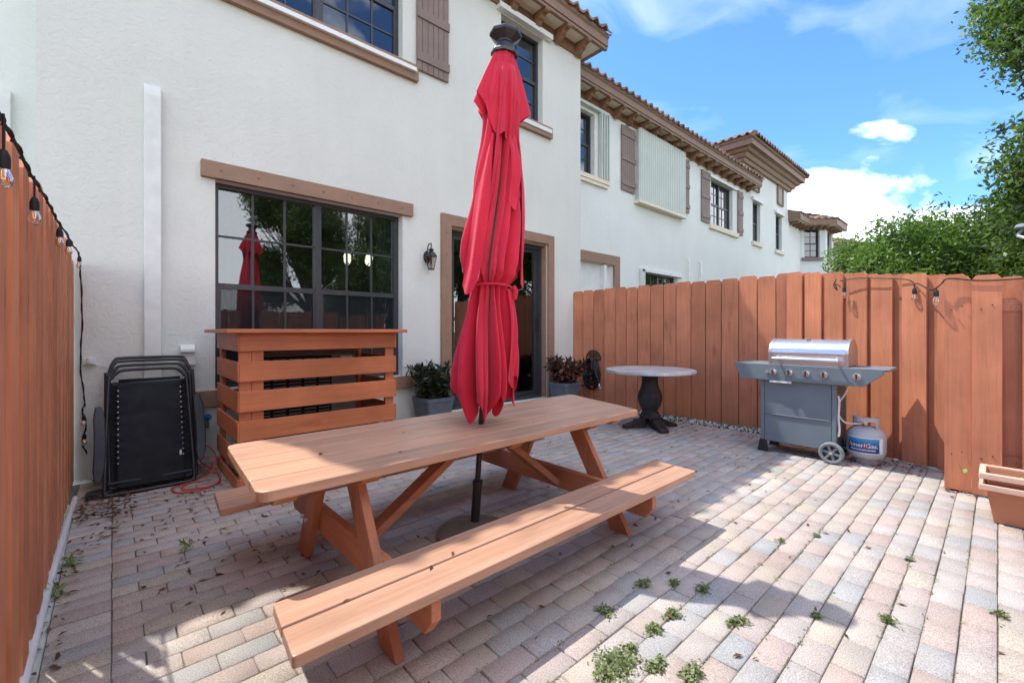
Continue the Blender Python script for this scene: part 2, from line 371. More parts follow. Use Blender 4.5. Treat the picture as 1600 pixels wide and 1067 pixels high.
def leaves(centers, L, W, normals=None, flat=0.0, droop=0.0):
    """one folded rhombus leaf (2 quads) per centre -> verts, quads"""
    n = len(centers); d = RNG.normal(size=(n,3)); d[:,2] = d[:,2]*(1-flat)-droop
    d /= np.linalg.norm(d, axis=1, keepdims=True)+1e-9
    u = RNG.normal(size=(n,3)); u[:,2] += flat*2
    s = np.cross(d, u); s /= np.linalg.norm(s, axis=1, keepdims=True)+1e-9
    nn = np.cross(s, d)
    l = (L*(.65+.7*RNG.random((n,1)))); w = l*(W/L)
    c = centers
    p0 = c; p1 = c+d*l*.5+s*w*.5+nn*w*.12; p2 = c+d*l-nn*l*.08; p3 = c+d*l*.5-s*w*.5+nn*w*.12
    v = np.stack([p0,p1,p2,p3], 1).reshape(-1,3)
    q = np.arange(4*n).reshape(n,4)
    return v, q

# ------------------------------------------------------------------ world, sun, camera
SUN_AZ, SUN_EL = math.radians(-22.0), math.radians(62.0)   # azimuth from +Y towards +X
w = bpy.data.worlds.new('World'); S.world = w; w.use_nodes = True
nt = w.node_tree; bg = nt.nodes['Background']
sky = N(nt, 'ShaderNodeTexSky', sky_type='NISHITA', sun_disc=False)
sky.sun_elevation = SUN_EL; sky.sun_rotation = SUN_AZ; sky.air_density = 1.0; sky.dust_density = .4; sky.ozone_density = 2.2
tc = N(nt, 'ShaderNodeTexCoord'); sp = N(nt, 'ShaderNodeSeparateXYZ'); LK(nt, tc.outputs['Generated'], sp.inputs[0])
mp = N(nt, 'ShaderNodeMapping'); mp.inputs['Scale'].default_value = (1, 1, 2.0); mp.inputs['Location'].default_value = (5.7, 1.7, .4); LK(nt, tc.outputs['Generated'], mp.inputs['Vector'])
cn = N(nt, 'ShaderNodeTexNoise', i_Scale=3.4, i_Detail=9.0, i_Roughness=.52, i_Distortion=.25); LK(nt, mp.outputs[0], cn.inputs['Vector'])
lo = N(nt, 'ShaderNodeMapRange'); lo.inputs['From Min'].default_value = .0; lo.inputs['From Max'].default_value = .42; lo.inputs['To Min'].default_value = .48; lo.inputs['To Max'].default_value = -.21
LK(nt, sp.outputs['Z'], lo.inputs['Value'])
south_fill = N(nt, 'ShaderNodeMapRange'); south_fill.inputs['From Min'].default_value = .15; south_fill.inputs['From Max'].default_value = -.55; south_fill.inputs['To Min'].default_value = 0; south_fill.inputs['To Max'].default_value = .22; LK(nt, sp.outputs['Y'], south_fill.inputs['Value'])  # unseen cloud bank behind the camera, added to brighten the facade
zen_fill = N(nt, 'ShaderNodeMapRange'); zen_fill.inputs['From Min'].default_value = .60; zen_fill.inputs['From Max'].default_value = .85; zen_fill.inputs['To Min'].default_value = 0; zen_fill.inputs['To Max'].default_value = .24; LK(nt, sp.outputs['Z'], zen_fill.inputs['Value'])  # extra cloud overhead, out of view, added to whiten the ambient light
cz = N(nt, 'ShaderNodeMath', operation='ADD'); LK(nt, cn.outputs['Fac'], cz.inputs[0]); LK(nt, zen_fill.outputs[0], cz.inputs[1])
c0 = N(nt, 'ShaderNodeMath', operation='ADD'); LK(nt, cz.outputs[0], c0.inputs[0]); LK(nt, south_fill.outputs[0], c0.inputs[1])
ca = N(nt, 'ShaderNodeMath', operation='ADD'); LK(nt, c0.outputs[0], ca.inputs[0]); LK(nt, lo.outputs[0], ca.inputs[1])
cr = ramp(nt, [(.545, (0,0,0)), (.61, (.5,.5,.5)), (.69, (.70,.70,.70)), (.82, (.84,.84,.84))]); LK(nt, ca.outputs[0], cr.inputs[0])
wm = N(nt, 'ShaderNodeMapping'); wm.inputs['Scale'].default_value = (1.2, 2.2, 5.0); LK(nt, tc.outputs['Generated'], wm.inputs['Vector'])
wn = N(nt, 'ShaderNodeTexNoise', i_Scale=2.2, i_Detail=8.0, i_Distortion=.6); LK(nt, wm.outputs[0], wn.inputs['Vector'])
wr = ramp(nt, [(.52, (0,0,0)), (.85, (.17,.17,.17))]); LK(nt, wn.outputs['Fac'], wr.inputs[0])
mxx = N(nt, 'ShaderNodeMath', operation='MAXIMUM'); LK(nt, cr.outputs[0], mxx.inputs[0]); LK(nt, wr.outputs[0], mxx.inputs[1])
blue = N(nt, 'ShaderNodeMix', data_type='RGBA', blend_type='MULTIPLY'); blue.inputs[0].default_value = 1; blue.inputs[7].default_value = (.41, .62, .88, 1)
LK(nt, sky.outputs[0], blue.inputs[6])
cm = N(nt, 'ShaderNodeMix', data_type='RGBA'); cm.inputs[7].default_value = (8.7, 8.55, 8.3, 1)
LK(nt, mxx.outputs[0], cm.inputs[0]); LK(nt, blue.outputs[2], cm.inputs[6]); LK(nt, cm.outputs[2], bg.inputs[0]); bg.inputs[1].default_value = .15
sl = bpy.data.lights.new('sun', 'SUN'); sl.energy = 2.05; sl.angle = math.radians(.53); sl.color = (1, .95, .87)
so = bpy.data.objects.new('sun', sl); COL.objects.link(so); so.location = (0, 8, 20)
sd = Vector((math.sin(SUN_AZ)*math.cos(SUN_EL), math.cos(SUN_AZ)*math.cos(SUN_EL), math.sin(SUN_EL)))
so.rotation_euler = sd.to_track_quat('Z', 'Y').to_euler()
cd = bpy.data.cameras.new('camera'); cam = bpy.data.objects.new('camera', cd); COL.objects.link(cam); S.camera = cam
cam.location = (0, 0, 1.3); cam.rotation_euler = (PI/2, 0, math.radians(47.805-90)); cd.lens = 15.5; cd.sensor_width = 36
cd.shift_y = -16.5/1600; cd.clip_start = .05; cd.clip_end = 2000
S.view_settings.view_transform = 'Standard'; S.view_settings.look = 'None'; S.view_settings.exposure = 1.42; S.view_settings.gamma = 1
S.cycles.max_bounces = 10; S.cycles.transparent_max_bounces = 12

# ------------------------------------------------------------------ ground, pavers
MB().add([(-400,-400,-.05),(400,-400,-.05),(400,400,-.05),(-400,400,-.05)], [(0,1,2,3)]).build('ground', 'lawn')['kind'] = 'structure'
MB().box(-.33, 6.25, -2.6, 5.36, -.06, -.011).build('joint_sand', 'sand')['kind'] = 'structure'
def pavers():
    PX, PY = .2095, .1113
    V = []; Q = []; C = []; D = []
    pal0 = np.array([(.50,.365,.32),(.53,.42,.37),(.52,.44,.345),(.40,.405,.41),(.47,.42,.40),(.54,.47,.42),(.36,.385,.405),(.45,.34,.31),(.42,.37,.32)])
    pal = pal0*.62+pal0.mean(0)*.38*np.array((1.0,1.0,.98))
    pal = pal*np.array((.905,.935,.935))
    wts = np.array([.17,.16,.12,.13,.13,.11,.07,.06,.05]); wts = wts/wts.sum()
    j = int(-2.5/PY)
    rows = range(j, int(5.24/PY)+1)
    for r in rows:
        y0 = r*PY+.004; y1 = y0+PY-.0045
        xs = [(-.205, -.005)]
        x = 0.0 if r % 2 else -PX/2
        while x < 6.02:
            a = max(x, 0.0)
            if x+PX-a > .03: xs.append((a, min(x+PX-.0045, 6.06)))
            x += PX
        for x0, x1 in xs:
            if y1 > 5.26: continue
            g = .0035; z = RNG.normal(0, .0013); tx, ty = RNG.normal(0, .006, 2); o = len(V)
            jx, jy = RNG.normal(0, .0011, 2)
            xx0, xx1, yy0, yy1 = x0+jx, x1+jx, y0+jy, y1+jy; cx, cy = (xx0+xx1)/2, (yy0+yy1)/2
            def zz(a, b): return z+(a-cx)*tx+(b-cy)*ty
            for q, dz in ((g, 0.0), (0, -.0045), (0, -.035)):
                for a, b in ((xx0+q,yy0+q),(xx1-q,yy0+q),(xx1-q,yy1-q),(xx0+q,yy1-q)): V.append((a, b, zz(a,b)+dz))
            c = pal[RNG.choice(len(pal), p=wts)]*(.93+.14*RNG.random()); d = .55*c+.45*pal[RNG.choice(len(pal), p=wts)]*(.93+.14*RNG.random())
            fs = [(0,1,2,3)]+[(4+k,4+(k+1)%4,(k+1)%4,k) for k in range(4)]+[(8+k,8+(k+1)%4,4+(k+1)%4,4+k) for k in range(4)]
            for f in fs: Q.append([i+o for i in f]); C.append(c); D.append(d)
    o = np_mesh('patio', np.array(V), np.array(Q), 'paver', pc=np.array(C), pd=np.array(D)); o['kind'] = 'structure'
pavers()
b = MB(); b.box(-.285, -.208, -2.5, 4.7, -.05, -.004); b.build('concrete_edging', 'concrete', bevel=.006)['kind'] = 'structure'

# fallen leaves: scattered and the drifts along the edges
def leaf_litter():
    pts = []
    def drift(n, x0, x1, y0, y1, zs=.02):
        for _ in range(n): pts.append((RNG.uniform(x0,x1), RNG.uniform(y0,y1), RNG.random()*zs+.004))
    drift(230, -.2, .12, 4.1, 4.75, .03); drift(30, -.2, .05, 3.6, 4.1, .012); drift(70, -.28, -.15, 2.4, 3.6, .015)
    drift(35, .1, .9, 3.7, 4.5, .006); drift(40, .1, .9, 2.4, 3.7, .004)
    drift(150, 5.35, 5.95, .45, 1.0, .02); drift(60, 5.0, 5.1, -.1, .3, .01); drift(90, 5.7, 6.15, 1.0, 2.2, .012)
    drift(120, 2.5, 6.0, 1.4, 4.6, .003); drift(70, .2, 5.0, -.2, 3.0, .003); drift(80, .2, 6.0, 2.4, 5.0, .003)
    for x_, y_, z_ in ((.75,2.2,.712),(1.05,1.95,.712),(1.25,2.3,.712),(2.0,2.0,.712),(.62,1.53,.362),(.95,1.527,.362),(1.05,1.53,.362)): pts.append((x_,y_,z_))
    P = np.array(pts); n = len(P)
    v, q = leaves(P, .038, .015, flat=.9); v[:,2] = np.maximum(v[:,2], .003)
    tag(np_mesh('fallen_leaves', v, q, 'litter', rnd=RNG.random(n)), 'dry brown fallen leaves drifted over the pavers and into the corner by the chair', 'fallen leaves', kind='stuff')
leaf_litter()

# ------------------------------------------------------------------ fences
def board(mb, axis, plane, thick, a, b, z0, z1, clip=.025):
    """one dog-eared board; axis = direction of the plane normal"""
    c = min(clip, (b-a)*.3)
    poly = [(a,z0),(b,z0),(b,z1-c*1.3),(b-c,z1),(a+c,z1),(a,z1-c*1.3)]
    mb.prism(poly, axis, plane, plane+thick)
fl = thing('wood_fence', 'reddish brown fence with projecting boards beside the folded chair', 'fence', (-.3, 2.5, 0))
mb = MB(); mbk = MB()
y = -2.5
ZL = [(-3,1.95),(2.2,1.935),(2.9,1.965),(4.0,1.965),(4.9,1.91),(5.3,1.88)]
k = 0
while y < 5.24:
    wd = .135+.02*random.random(); y1 = min(y+wd, 5.262); z1 = table_lookup(ZL, y)+random.uniform(-.015,.015)
    board(mb, 'x', -.262, .02, y, y1, .03, z1)
    g0 = y1-.035; g1 = y1+.135
    if g1 < 5.25: board(mbk, 'x', -.318, .02, g0, g1, .03, z1-random.uniform(.0,.02))
    y = y1+.095+.012*random.random(); k += 1
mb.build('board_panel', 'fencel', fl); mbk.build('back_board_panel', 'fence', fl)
r = MB(); r.box(-.297,-.263,-2.5,5.25,.30,.38).box(-.297,-.263,-2.5,5.25,1.35,1.43); r.build('rail', 'fencex', fl)

fa = thing('wood_fence', 'long flush board fence between the flower pot and the gas grill', 'fence', (6.3, 2.8, 0))
# far flush run X=6.3, then the skewed board-on-board run towards the gate
mb = MB(); y = 5.27; hi = 0
while y > 1.80:
    wd = .205+.03*random.random(); y0 = max(y-wd, 1.75)
    board(mb, 'x', 6.30+random.uniform(-.003,.003), .022, y0+.006, y-.006, .02, 2.02+random.uniform(-.012,.012)); y = y0
mb.build('board_panel', 'fence', fa)
mb = MB(); y = 5.20
while y > 1.9: board(mb, 'x', 6.361, .018, y-.21, y, .02, 1.98); y -= .225
mb.build('back_board_panel', 'fence', fa)
r = MB(); r.box(6.323,6.36,1.75,5.26,.25,.34).box(6.323,6.36,1.75,5.26,1.0,1.09).box(6.323,6.36,1.75,5.26,1.72,1.81); r.build('rail', 'fencex', fa)
fb = thing('wood_fence', 'sunlit board fence with staggered boards behind the gas grill and tank', 'fence', (6.0, 1.05, 0))
A = Vector((6.29, 1.76, 0)); B = Vector((5.615, .165, 0)); L = (B-A).length; d = (B-A).normalized(); nrm = Vector((d.y, -d.x, 0))
if nrm.x > 0: nrm = -nrm
def skew_board(mb, s0, s1, off, th, z0, z1, c=.026):
    vs = []
    for o in (off, off-th):
        for s, z in ((s0,z0),(s1,z0),(s1,z1-c*1.3),(s1-c,z1),(s0+c,z1),(s0,z1-c*1.3)): p = A+d*s+nrm*o; vs.append((p.x,p.y,z))
    mb.add(vs, [(0,1,2,3,4,5),(11,10,9,8,7,6)]+[(i,i+6,(i+1)%6+6,(i+1)%6) for i in range(6)])
front = MB(); back = MB(); s = 0.0
while s < L-.02:
    wd = .185+.02*random.random(); s1 = min(s+wd, L); f = s/L
    skew_board(front, s, s1, .045, .022, .02, lerp(2.02, 1.775, f)+random.uniform(-.008,.008))
    gap = .04 if s < .75 else .085
    skew_board(back, s1-.04, min(s1+gap+.05, L), .004, .018, .02, lerp(2.0, 1.755, f)); s = s1+gap
front.build('board_panel', 'fence', fb); back.build('back_board_panel', 'fence', fb)
r = MB()
for z in (.25, 1.0, 1.6): r.bar(A+Vector((0,0,z))-nrm*.03, B+Vector((0,0,z))-nrm*.03, .035, .09)
r.build('rail', 'fencex', fb)
fg = thing('fence_gate', 'sunlit wooden gate panel of raised boards behind the terracotta planter', 'gate', (5.07, -.9, 0))
front = MB(); back = MB(); y = .30
seq = [(.30,.155,0),(.142,-.035,.022),(-.06,-.12,-.02),(-.125,-.29,.02)]
yy = .30
lay = [(.155,.0),(.165,.022),(.10,-.035),(.16,.025),(.10,-.035),(.17,.02),(.1,-.02),(.16,.02),(.1,-.02),(.16,.02),(.1,-.02),(.16,.02),(.1,-.02),(.16,.02),(.1,-.02),(.16,.02),(.1,-.02),(.16,.02),(.1,-.02),(.16,.02)]
for wd, o in lay:
    m_ = front if o > -.01 else back
    e = .0 if o > -.01 else .02
    board(m_, 'x', 5.07-o, .02, yy-wd-e, yy+e-.002, .015, 1.725+random.uniform(-.012,.012)); yy -= wd
front.build('board_panel', 'fence', fg); back.build('back_board_panel', 'fence', fg)
r = MB(); r.box(5.093,5.13,-2.5,.30,.25,.34).box(5.093,5.13,-2.5,.30,1.45,1.54); r.build('rail', 'fencex', fg)
MB().box(5.095,5.165,.215,.295,-.05,1.70).build('post', 'fence', fg)
fbk = thing('wood_fence', 'reddish board fence closing the yard opposite the house', 'fence', (2.4, -2.6, 0))
mb = MB(); x = -.3
while x < 5.1: board(mb, 'y', -2.62+random.choice((0,.02)), .02, x, x+.145, .02, 1.85+random.uniform(-.02,.02)); x += .15
mb.build('board_panel', 'fence', fbk)
MB().box(-.3,5.1,-2.66,-2.622,.4,.5).box(-.3,5.1,-2.66,-2.622,1.4,1.5).build('rail', 'fencex', fbk)

for y_ in (.225,.06,-.12,-.2,-.38):
    for z_ in (.30,.33,1.47,1.5):
        k_ = MB(); k_.tube([(5.04,y_+.03*(1 if z_ in (.30,1.47) else -1),z_),(5.055,y_+.03*(1 if z_ in (.30,1.47) else -1),z_)], .0045, 6); k_.build('nail', 'iron', fg)
# ------------------------------------------------------------------ houses
def screen_mat():
    m, nt, out = new_mat('insect_screen_mesh')
    tr = N(nt, 'ShaderNodeBsdfTransparent'); df = N(nt, 'ShaderNodeBsdfDiffuse'); df.inputs[0].default_value = (.03, .035, .04, 1)
    mx = N(nt, 'ShaderNodeMixShader'); mx.inputs[0].default_value = .28
    LK(nt, tr.outputs[0], mx.inputs[1]); LK(nt, df.outputs[0], mx.inputs[2]); LK(nt, mx.outputs[0], out.inputs[0]); return m
M['screen'] = screen_mat()
def darkglass():
    m, nt, out = new_mat('dark_window_glass')
    d = N(nt, 'ShaderNodeBsdfDiffuse'); d.inputs[0].default_value = (.012, .017, .022, 1); g = N(nt, 'ShaderNodeBsdfGlossy'); g.inputs['Roughness'].default_value = .0
    g.inputs[0].default_value = (.9, .95, 1, 1); tc = N(nt, 'ShaderNodeTexCoord'); wv = N(nt, 'ShaderNodeTexNoise', i_Scale=1.6, i_Detail=1.5); LK(nt, tc.outputs['Object'], wv.inputs['Vector'])
    bp = N(nt, 'ShaderNodeBump', i_Strength=.05, i_Distance=.03); LK(nt, wv.outputs['Fac'], bp.inputs['Height']); LK(nt, bp.outputs[0], g.inputs['Normal'])
    fr = N(nt, 'ShaderNodeFresnel'); fr.inputs[0].default_value = 1.5; ma = N(nt, 'ShaderNodeMath', operation='MULTIPLY_ADD'); ma.inputs[1].default_value = 1.3; ma.inputs[2].default_value = .07; ma.use_clamp = True
    LK(nt, fr.outputs[0], ma.inputs[0]); mx = N(nt, 'ShaderNodeMixShader'); LK(nt, ma.outputs[0], mx.inputs[0]); LK(nt, d.outputs[0], mx.inputs[1]); LK(nt, g.outputs[0], mx.inputs[2]); LK(nt, mx.outputs[0], out.inputs[0]); return m
M['darkglass'] = darkglass()
class LMB(MB):
    """MB built in a wall frame: x along the wall, y into the house, origin o, heading rz"""
    fr = (Vector((0,0,0)), 0.0)
    def build(self, *a, **k):
        o, rz = LMB.fr
        if rz or o.length:
            c, s = math.cos(rz), math.sin(rz)
            self.v = [(o.x+x*c-y*s, o.y+x*s+y*c, o.z+z) for x, y, z in self.v]
        return MB.build(self, *a, **k)
def frame_at(o=(0,0,0), rz=0.0): LMB.fr = (Vector(o), rz)
def wall_panel(name, parent, mat, x0, x1, z0, z1, y, ops, depth=.14):
    xs = sorted({x0, x1, *[v for o in ops for v in o[:2] if x0 < v < x1]}); zs = sorted({z0, z1, *[v for o in ops for v in o[2:4] if z0 < v < z1]})
    # finer grid is not needed: flat stucco
    V = {}; mb = LMB()
    verts = []; faces = []
    def vid(x, yy, z):
        k = (round(x,4), round(yy,4), round(z,4))
        if k not in V: V[k] = len(verts); verts.append((x, yy, z))
        return V[k]
    for i in range(len(xs)-1):
        for j in range(len(zs)-1):
            cx, cz = (xs[i]+xs[i+1])/2, (zs[j]+zs[j+1])/2
            if any(o[0] < cx < o[1] and o[2] < cz < o[3] for o in ops): continue
            faces.append((vid(xs[i],y,zs[j]), vid(xs[i+1],y,zs[j]), vid(xs[i+1],y,zs[j+1]), vid(xs[i],y,zs[j+1])))
    for o in ops:
        a, b_, c, d_ = o[:4]; yd = y+depth
        faces.append((vid(a,y,c), vid(a,y,d_), vid(a,yd,d_), vid(a,yd,c)))
        faces.append((vid(b_,y,d_), vid(b_,y,c), vid(b_,yd,c), vid(b_,yd,d_)))
        faces.append((vid(a,y,d_), vid(b_,y,d_), vid(b_,yd,d_), vid(a,yd,d_)))
        faces.append((vid(b_,y,c), vid(a,y,c), vid(a,yd,c), vid(b_,yd,c)))
    mb.add(verts, faces)
    return mb.build(name, mat, parent)
def window(parent, x0, x1, z0, z1, y, cols=3, rows=(2,2), units=1, glass='darkglass', bar=.022, fr=.045):
    f = LMB(); fy = y+.085; ty = .06
    f.box(x0, x0+fr, fy, fy+ty, z0, z1); f.box(x1-fr, x1, fy, fy+ty, z0, z1)
    f.box(x0+fr, x1-fr, fy, fy+ty, z1-fr, z1); f.box(x0+fr, x1-fr, fy, fy+ty, z0, z0+fr)
    uw = (x1-x0-2*fr)/units; bars = LMB(); pane = LMB(); scr = LMB()
    zm = z0+fr+(z1-z0-2*fr)*rows[1]/(rows[0]+rows[1])
    for u in range(units):
        a = x0+fr+u*uw; b_ = a+uw
        if u: f.box(a-.035, a+.035, fy-.004, fy+ty, z0+fr, z1-fr)
        ia = a+(.035 if u else 0); ib = b_-(.035 if u < units-1 else 0)
        f.box(ia, ib, fy+.008, fy+ty-.006, zm-.028, zm+.028)
        for s, (za, zb, nr) in enumerate(((zm+.028, z1-fr, rows[0]), (z0+fr, zm-.028, rows[1]))):
            py = fy+.045+(-.012 if s else .0)
            if s:   # lower sash stiles
                f.box(ia, ia+.022, fy+.004, py+.01, za, zb); f.box(ib-.022, ib, fy+.004, py+.01, za, zb)
                f.box(ia+.022, ib-.022, fy+.004, py+.01, za, za+.03)
                scr.box(ia+.022, ib-.022, py-.0022, py-.0014, za+.03, zb)
            pane.box(ia, ib, py, py+.006, za, zb)
            for c in range(1, cols): bx = ia+(ib-ia)*c/cols; bars.box(bx-bar/2, bx+bar/2, py-.014, py-.003, za, zb)
            for c in range(1, nr): bz = za+(zb-za)*c/nr; bars.box(ia, ib, py-.012, py-.0035, bz-bar/2, bz+bar/2)
    o = f.build('window', 'bronze', parent)
    pane.build('pane', glass, o); bars.build('glazing_bars', 'bronze', o); 
    if glass == 'glass': scr.build('insect_screen', 'screen', o)
    return o
def trim(parent, name, x0, x1, z0, z1, y, t=.045, mat='trim', bolts=0, bev=.004):
    b = LMB(); b.box(x0, x1, y-t, y+.01, z0, z1)
    o = b.build(name, mat, parent, bevel=bev)
    if bolts:
        for i in range(bolts):
            c = (x0+(x1-x0)*(i+.5)/bolts, (z0+z1)/2); k = LMB()
            k.prism([(c[0]+.011*math.cos(a*PI/3), c[1]+.011*math.sin(a*PI/3)) for a in range(6)], 'y', y-t-.007, y-t+.002)
            k.build('bolt', 'corbel', o)
    return o
def shutter(parent, x0, x1, z0, z1, y):
    b = LMB(); n = max(4, int(round((x1-x0)/.085))); wd = (x1-x0)/n
    for i in range(n): b.box(x0+i*wd+.003, x0+(i+1)*wd-.003, y-.03, y-.004, z0, z1)
    b.box(x0+.004, x1-.004, y-.012, y, z0+.002, z1-.002)
    for t in (.12, .5, .88): zz = lerp(z0, z1, t); b.box(x0-.004, x1+.004, y-.05, y-.028, zz-.06, zz+.06)
    return b.build('shutter', 'shutter', parent, bevel=.003)
def corbel(mb, x, y, ztop, L=.30, h=.21, w_=.105):
    prof = [(y, ztop), (y-L, ztop), (y-L, ztop-.055), (y-L+.03, ztop-.075), (y-L+.055, ztop-.062), (y-L+.10, ztop-.09), (y-L+.125, ztop-.135), (y-L+.165, ztop-.15), (y-L+.20, ztop-.185), (y-.055, ztop-h), (y-.03, ztop-h-.015), (y, ztop-h-.015)]
    return mb.prism(prof, 'x', x-w_/2, x+w_/2)
TILEC = np.array([(.30,.175,.125),(.35,.215,.155),(.26,.16,.125),(.38,.26,.20),(.22,.15,.125),(.33,.19,.13)])
def tile_face(name, parent, P, u, v, L, D, hipL=0.0, hipR=0.0, per=.27, ce=.36):
    """barrel tiles: P eave corner, u along eave, v up slope"""
    P = np.array(P, float); u = np.array(u, float); u /= np.linalg.norm(u); v = np.array(v, float); v /= np.linalg.norm(v)
    n = np.cross(u, v); n /= np.linalg.norm(n)
    if n[2] < 0: n = -n
    nt_ = max(1, int(round(L/per))); per = L/nt_; K = 8
    prof = [max(-.25, math.sin(2*PI*(k/K)))*.055 for k in range(K)]
    V = []; Q = []; C = []
    nc = int(math.ceil(D/ce))
    for c in range(nc):
        s0, s1 = c*ce-(.05 if c == 0 else 0), min((c+1)*ce+.03, D)
        rows_ = [(s0, .028, -.035), (s0, .028, 0), (s1, .0, 0)]
        base = len(V)
        for ri, (s, lift, dn) in enumerate(rows_):
            for i in range(nt_*K+1):
                t = i*per/K; lo_, hi_ = hipL*max(s,0), L-hipR*max(s,0)
                tt = min(max(t, lo_), hi_)
                h = prof[i % K]+lift+dn
                V.append(P+u*tt+v*s+n*(h+.02))
        W = nt_*K+1
        col = {}
        for ri in range(2):
            for i in range(nt_*K):
                t = (i+.5)*per/K
                if t < hipL*max(s0,0)-per or t > L-hipR*max(s0,0)+per: continue
                a = base+ri*W+i; Q.append([a, a+1, a+1+W, a+W])
                ti = i//K
                if ti not in col: col[ti] = TILEC[RNG.integers(len(TILEC))]*(.8+.4*RNG.random())
                C.append(col[ti])
    C = np.array(C)
    off = np.zeros(3); p = parent
    while p is not None: off += np.array(p.location); p = p.parent
    o = np_mesh(name, np.array(V)-off, np.array(Q), 'tile', parent, pc=C, pd=C*.8, smooth=False)
    return o
def ridge(parent, a, b_, r=.09):
    m = MB(); a = Vector(a); b_ = Vector(b_); n = max(1, int((b_-a).length/.38))
    for i in range(n):
        p = a.lerp(b_, i/n); q = a.lerp(b_, (i+1.12)/n); m.tube([p, q], [r*1.08, r*.92], 10)
    o = m.build('ridge_tiles', 'tile', parent, smooth=True)
    c = np.ones((len(o.data.polygons), 4), np.float32)
    for nm in ('pc', 'pd'):
        at = o.data.attributes.new(nm, 'FLOAT_COLOR', 'FACE'); c[:, :3] = (.33,.2,.15); at.data.foreach_set('color', c.ravel())
    return o

W0 = 5.279
frame_at()
house = thing('townhouse', 'nearest white stucco townhouse with large gridded window and sliding door', 'house', (3.0, W0, 0))
GW = (.765, 2.838, .71, 2.82); DR = (3.59, 5.61, .15, 2.80); UW = (.765, 2.838, 4.85, 6.32); UW2 = (4.554, 5.50, 4.83, 6.32)
wall_panel('wall', house, 'stucco', -.46, 6.524, -.06, 6.64, W0, [GW, DR, UW, UW2])
MB().add([(-.46,W0,-.06),(-.46,6.25,-.06),(-.46,6.25,6.64),(-.46,W0,6.64)], [(0,1,2,3)]).build('side_wall', 'stucco', house); b = MB(); b.add([(6.524,W0,-.06),(6.524,6.2,-.06),(6.524,6.2,6.64),(6.524,W0,6.64)], [(3,2,1,0)]); b.build('side_wall', 'stucco', house)
trim(house, 'header_beam', .643, 2.969, 2.82, 2.985, W0, .055, bolts=7)
trim(house, 'window_sill', .60, 2.969, .546, .708, W0, .045, bolts=6)
window(house, .765, 2.838, .71, 2.82, W0+.03, 3, (2,2), 2, 'glass')
window(house, .765, 2.838, 4.85, 6.32, W0+.03, 3, (2,2), 2)
window(house, 4.554, 5.50, 4.83, 6.32, W0+.03, 2, (2,2), 1)
trim(house, 'window_sill', .55, 3.047, 4.64, 4.85, W0, .06)
b = MB(); b.box(.62, 3.0, W0-.085, W0-.0605, 4.735, 4.80).box(.62, 3.0, W0-.105, W0-.0855, 4.735, 4.75); b.build('shutter_track', 'white', house)
trim(house, 'window_sill', 4.42, 5.695, 4.645, 4.83, W0, .06)
b = MB(); b.box(4.45, 5.66, W0-.10, W0+.005, 6.335, 6.385).box(4.45, 5.66, W0-.10, W0-.085, 6.385, 6.42); b.build('shutter_track', 'white', house)
b = MB(); b.box(4.50, 5.66, W0-.075, W0-.0605, 4.72, 4.79); b.build('shutter_track', 'offwhite', house)
shutter(house, 3.03, 3.54, 4.822, 6.34, W0-.012); shutter(house, .05, .56, 4.822, 6.34, W0-.012)
# door surround, sliding door
ds = LMB(); ds.box(3.423, 3.588, W0-.045, W0+.01, 0, 2.958).box(5.612, 5.753, W0-.045, W0+.01, 0, 2.958).box(3.588, 5.612, W0-.044, W0+.01, 2.802, 2.958)
ds.box(5.575, 5.609, W0+.012, W0+.135, .15, 2.80).box(3.591, 3.62, W0+.012, W0+.135, .15, 2.80).box(3.62, 5.575, W0+.012, W0+.135, 2.765, 2.799)
o = ds.build('door_surround', 'trim', house, bevel=.004)
for i in range(9):
    for x in (3.505, 5.682): k = MB(); k.prism([(x+.011*math.cos(a*PI/3), .25+i*.305+.011*math.sin(a*PI/3)) for a in range(6)], 'y', W0-.052, W0-.043); k.build('bolt', 'corbel', o)
d = MB(); y = W0+.10
d.box(3.62,3.67,y,y+.10,.15,2.765).box(5.52,5.575,y,y+.10,.15,2.765).box(3.67,5.52,y,y+.10,2.71,2.765).box(3.67,5.52,y-.05,y+.10,.13,.185)
d.box(3.67,3.73,y+.01,y+.05,.185,2.71).box(4.57,4.64,y+.01,y+.05,.185,2.71).box(3.73,4.57,y+.01,y+.05,.185,.27).box(3.73,4.57,y+.01,y+.05,2.65,2.71)
d.box(4.585,4.65,y+.055,y+.095,.185,2.71).box(5.45,5.52,y+.055,y+.095,.185,2.71).box(4.65,5.45,y+.055,y+.095,.185,.27).box(4.65,5.45,y+.055,y+.095,2.65,2.71)
dr = d.build('sliding_door', 'bronze', house)
MB().box(3.73,4.57,y+.027,y+.033,.27,2.65).build('pane', 'glass', dr); MB().box(4.65,5.45,y+.072,y+.078,.27,2.65).build('pane', 'glass', dr)
MB().box(5.475,5.505,y+.025,y+.054,1.28,1.52).build('handle', 'black', dr, bevel=.004)
MB().box(3.5,5.7,W0-.10,W0+.12,-.05,.128).build('threshold', 'concrete', house, bevel=.006)
# line-set cover and small fittings
b = MB(); b.prism([(W0+.005,-.02),(W0-.075,-.02),(W0-.075,3.46),(W0-.055,3.555),(W0+.005,3.565)], 'x', .212, .338); b.build('duct_cover', 'offwhite', house, bevel=.008)
b = MB(); b.box(.47,.60,W0-.05,W0,.97,1.10).prism([(W0,1.165),(W0-.05,1.165),(W0-.085,1.125),(W0-.085,1.095),(W0,1.095)], 'x', .478, .592); b.build('outlet_cover', 'offwhite', house, bevel=.006)
b = MB(); b.box(-.185,-.105,W0-.03,W0,1.005,1.065).lathe([(.02,0),(.02,.05),(.012,.055)], (-.145,W0-.05,1.02), 10); b.build('cable_socket', 'offwhite', house, bevel=.004)
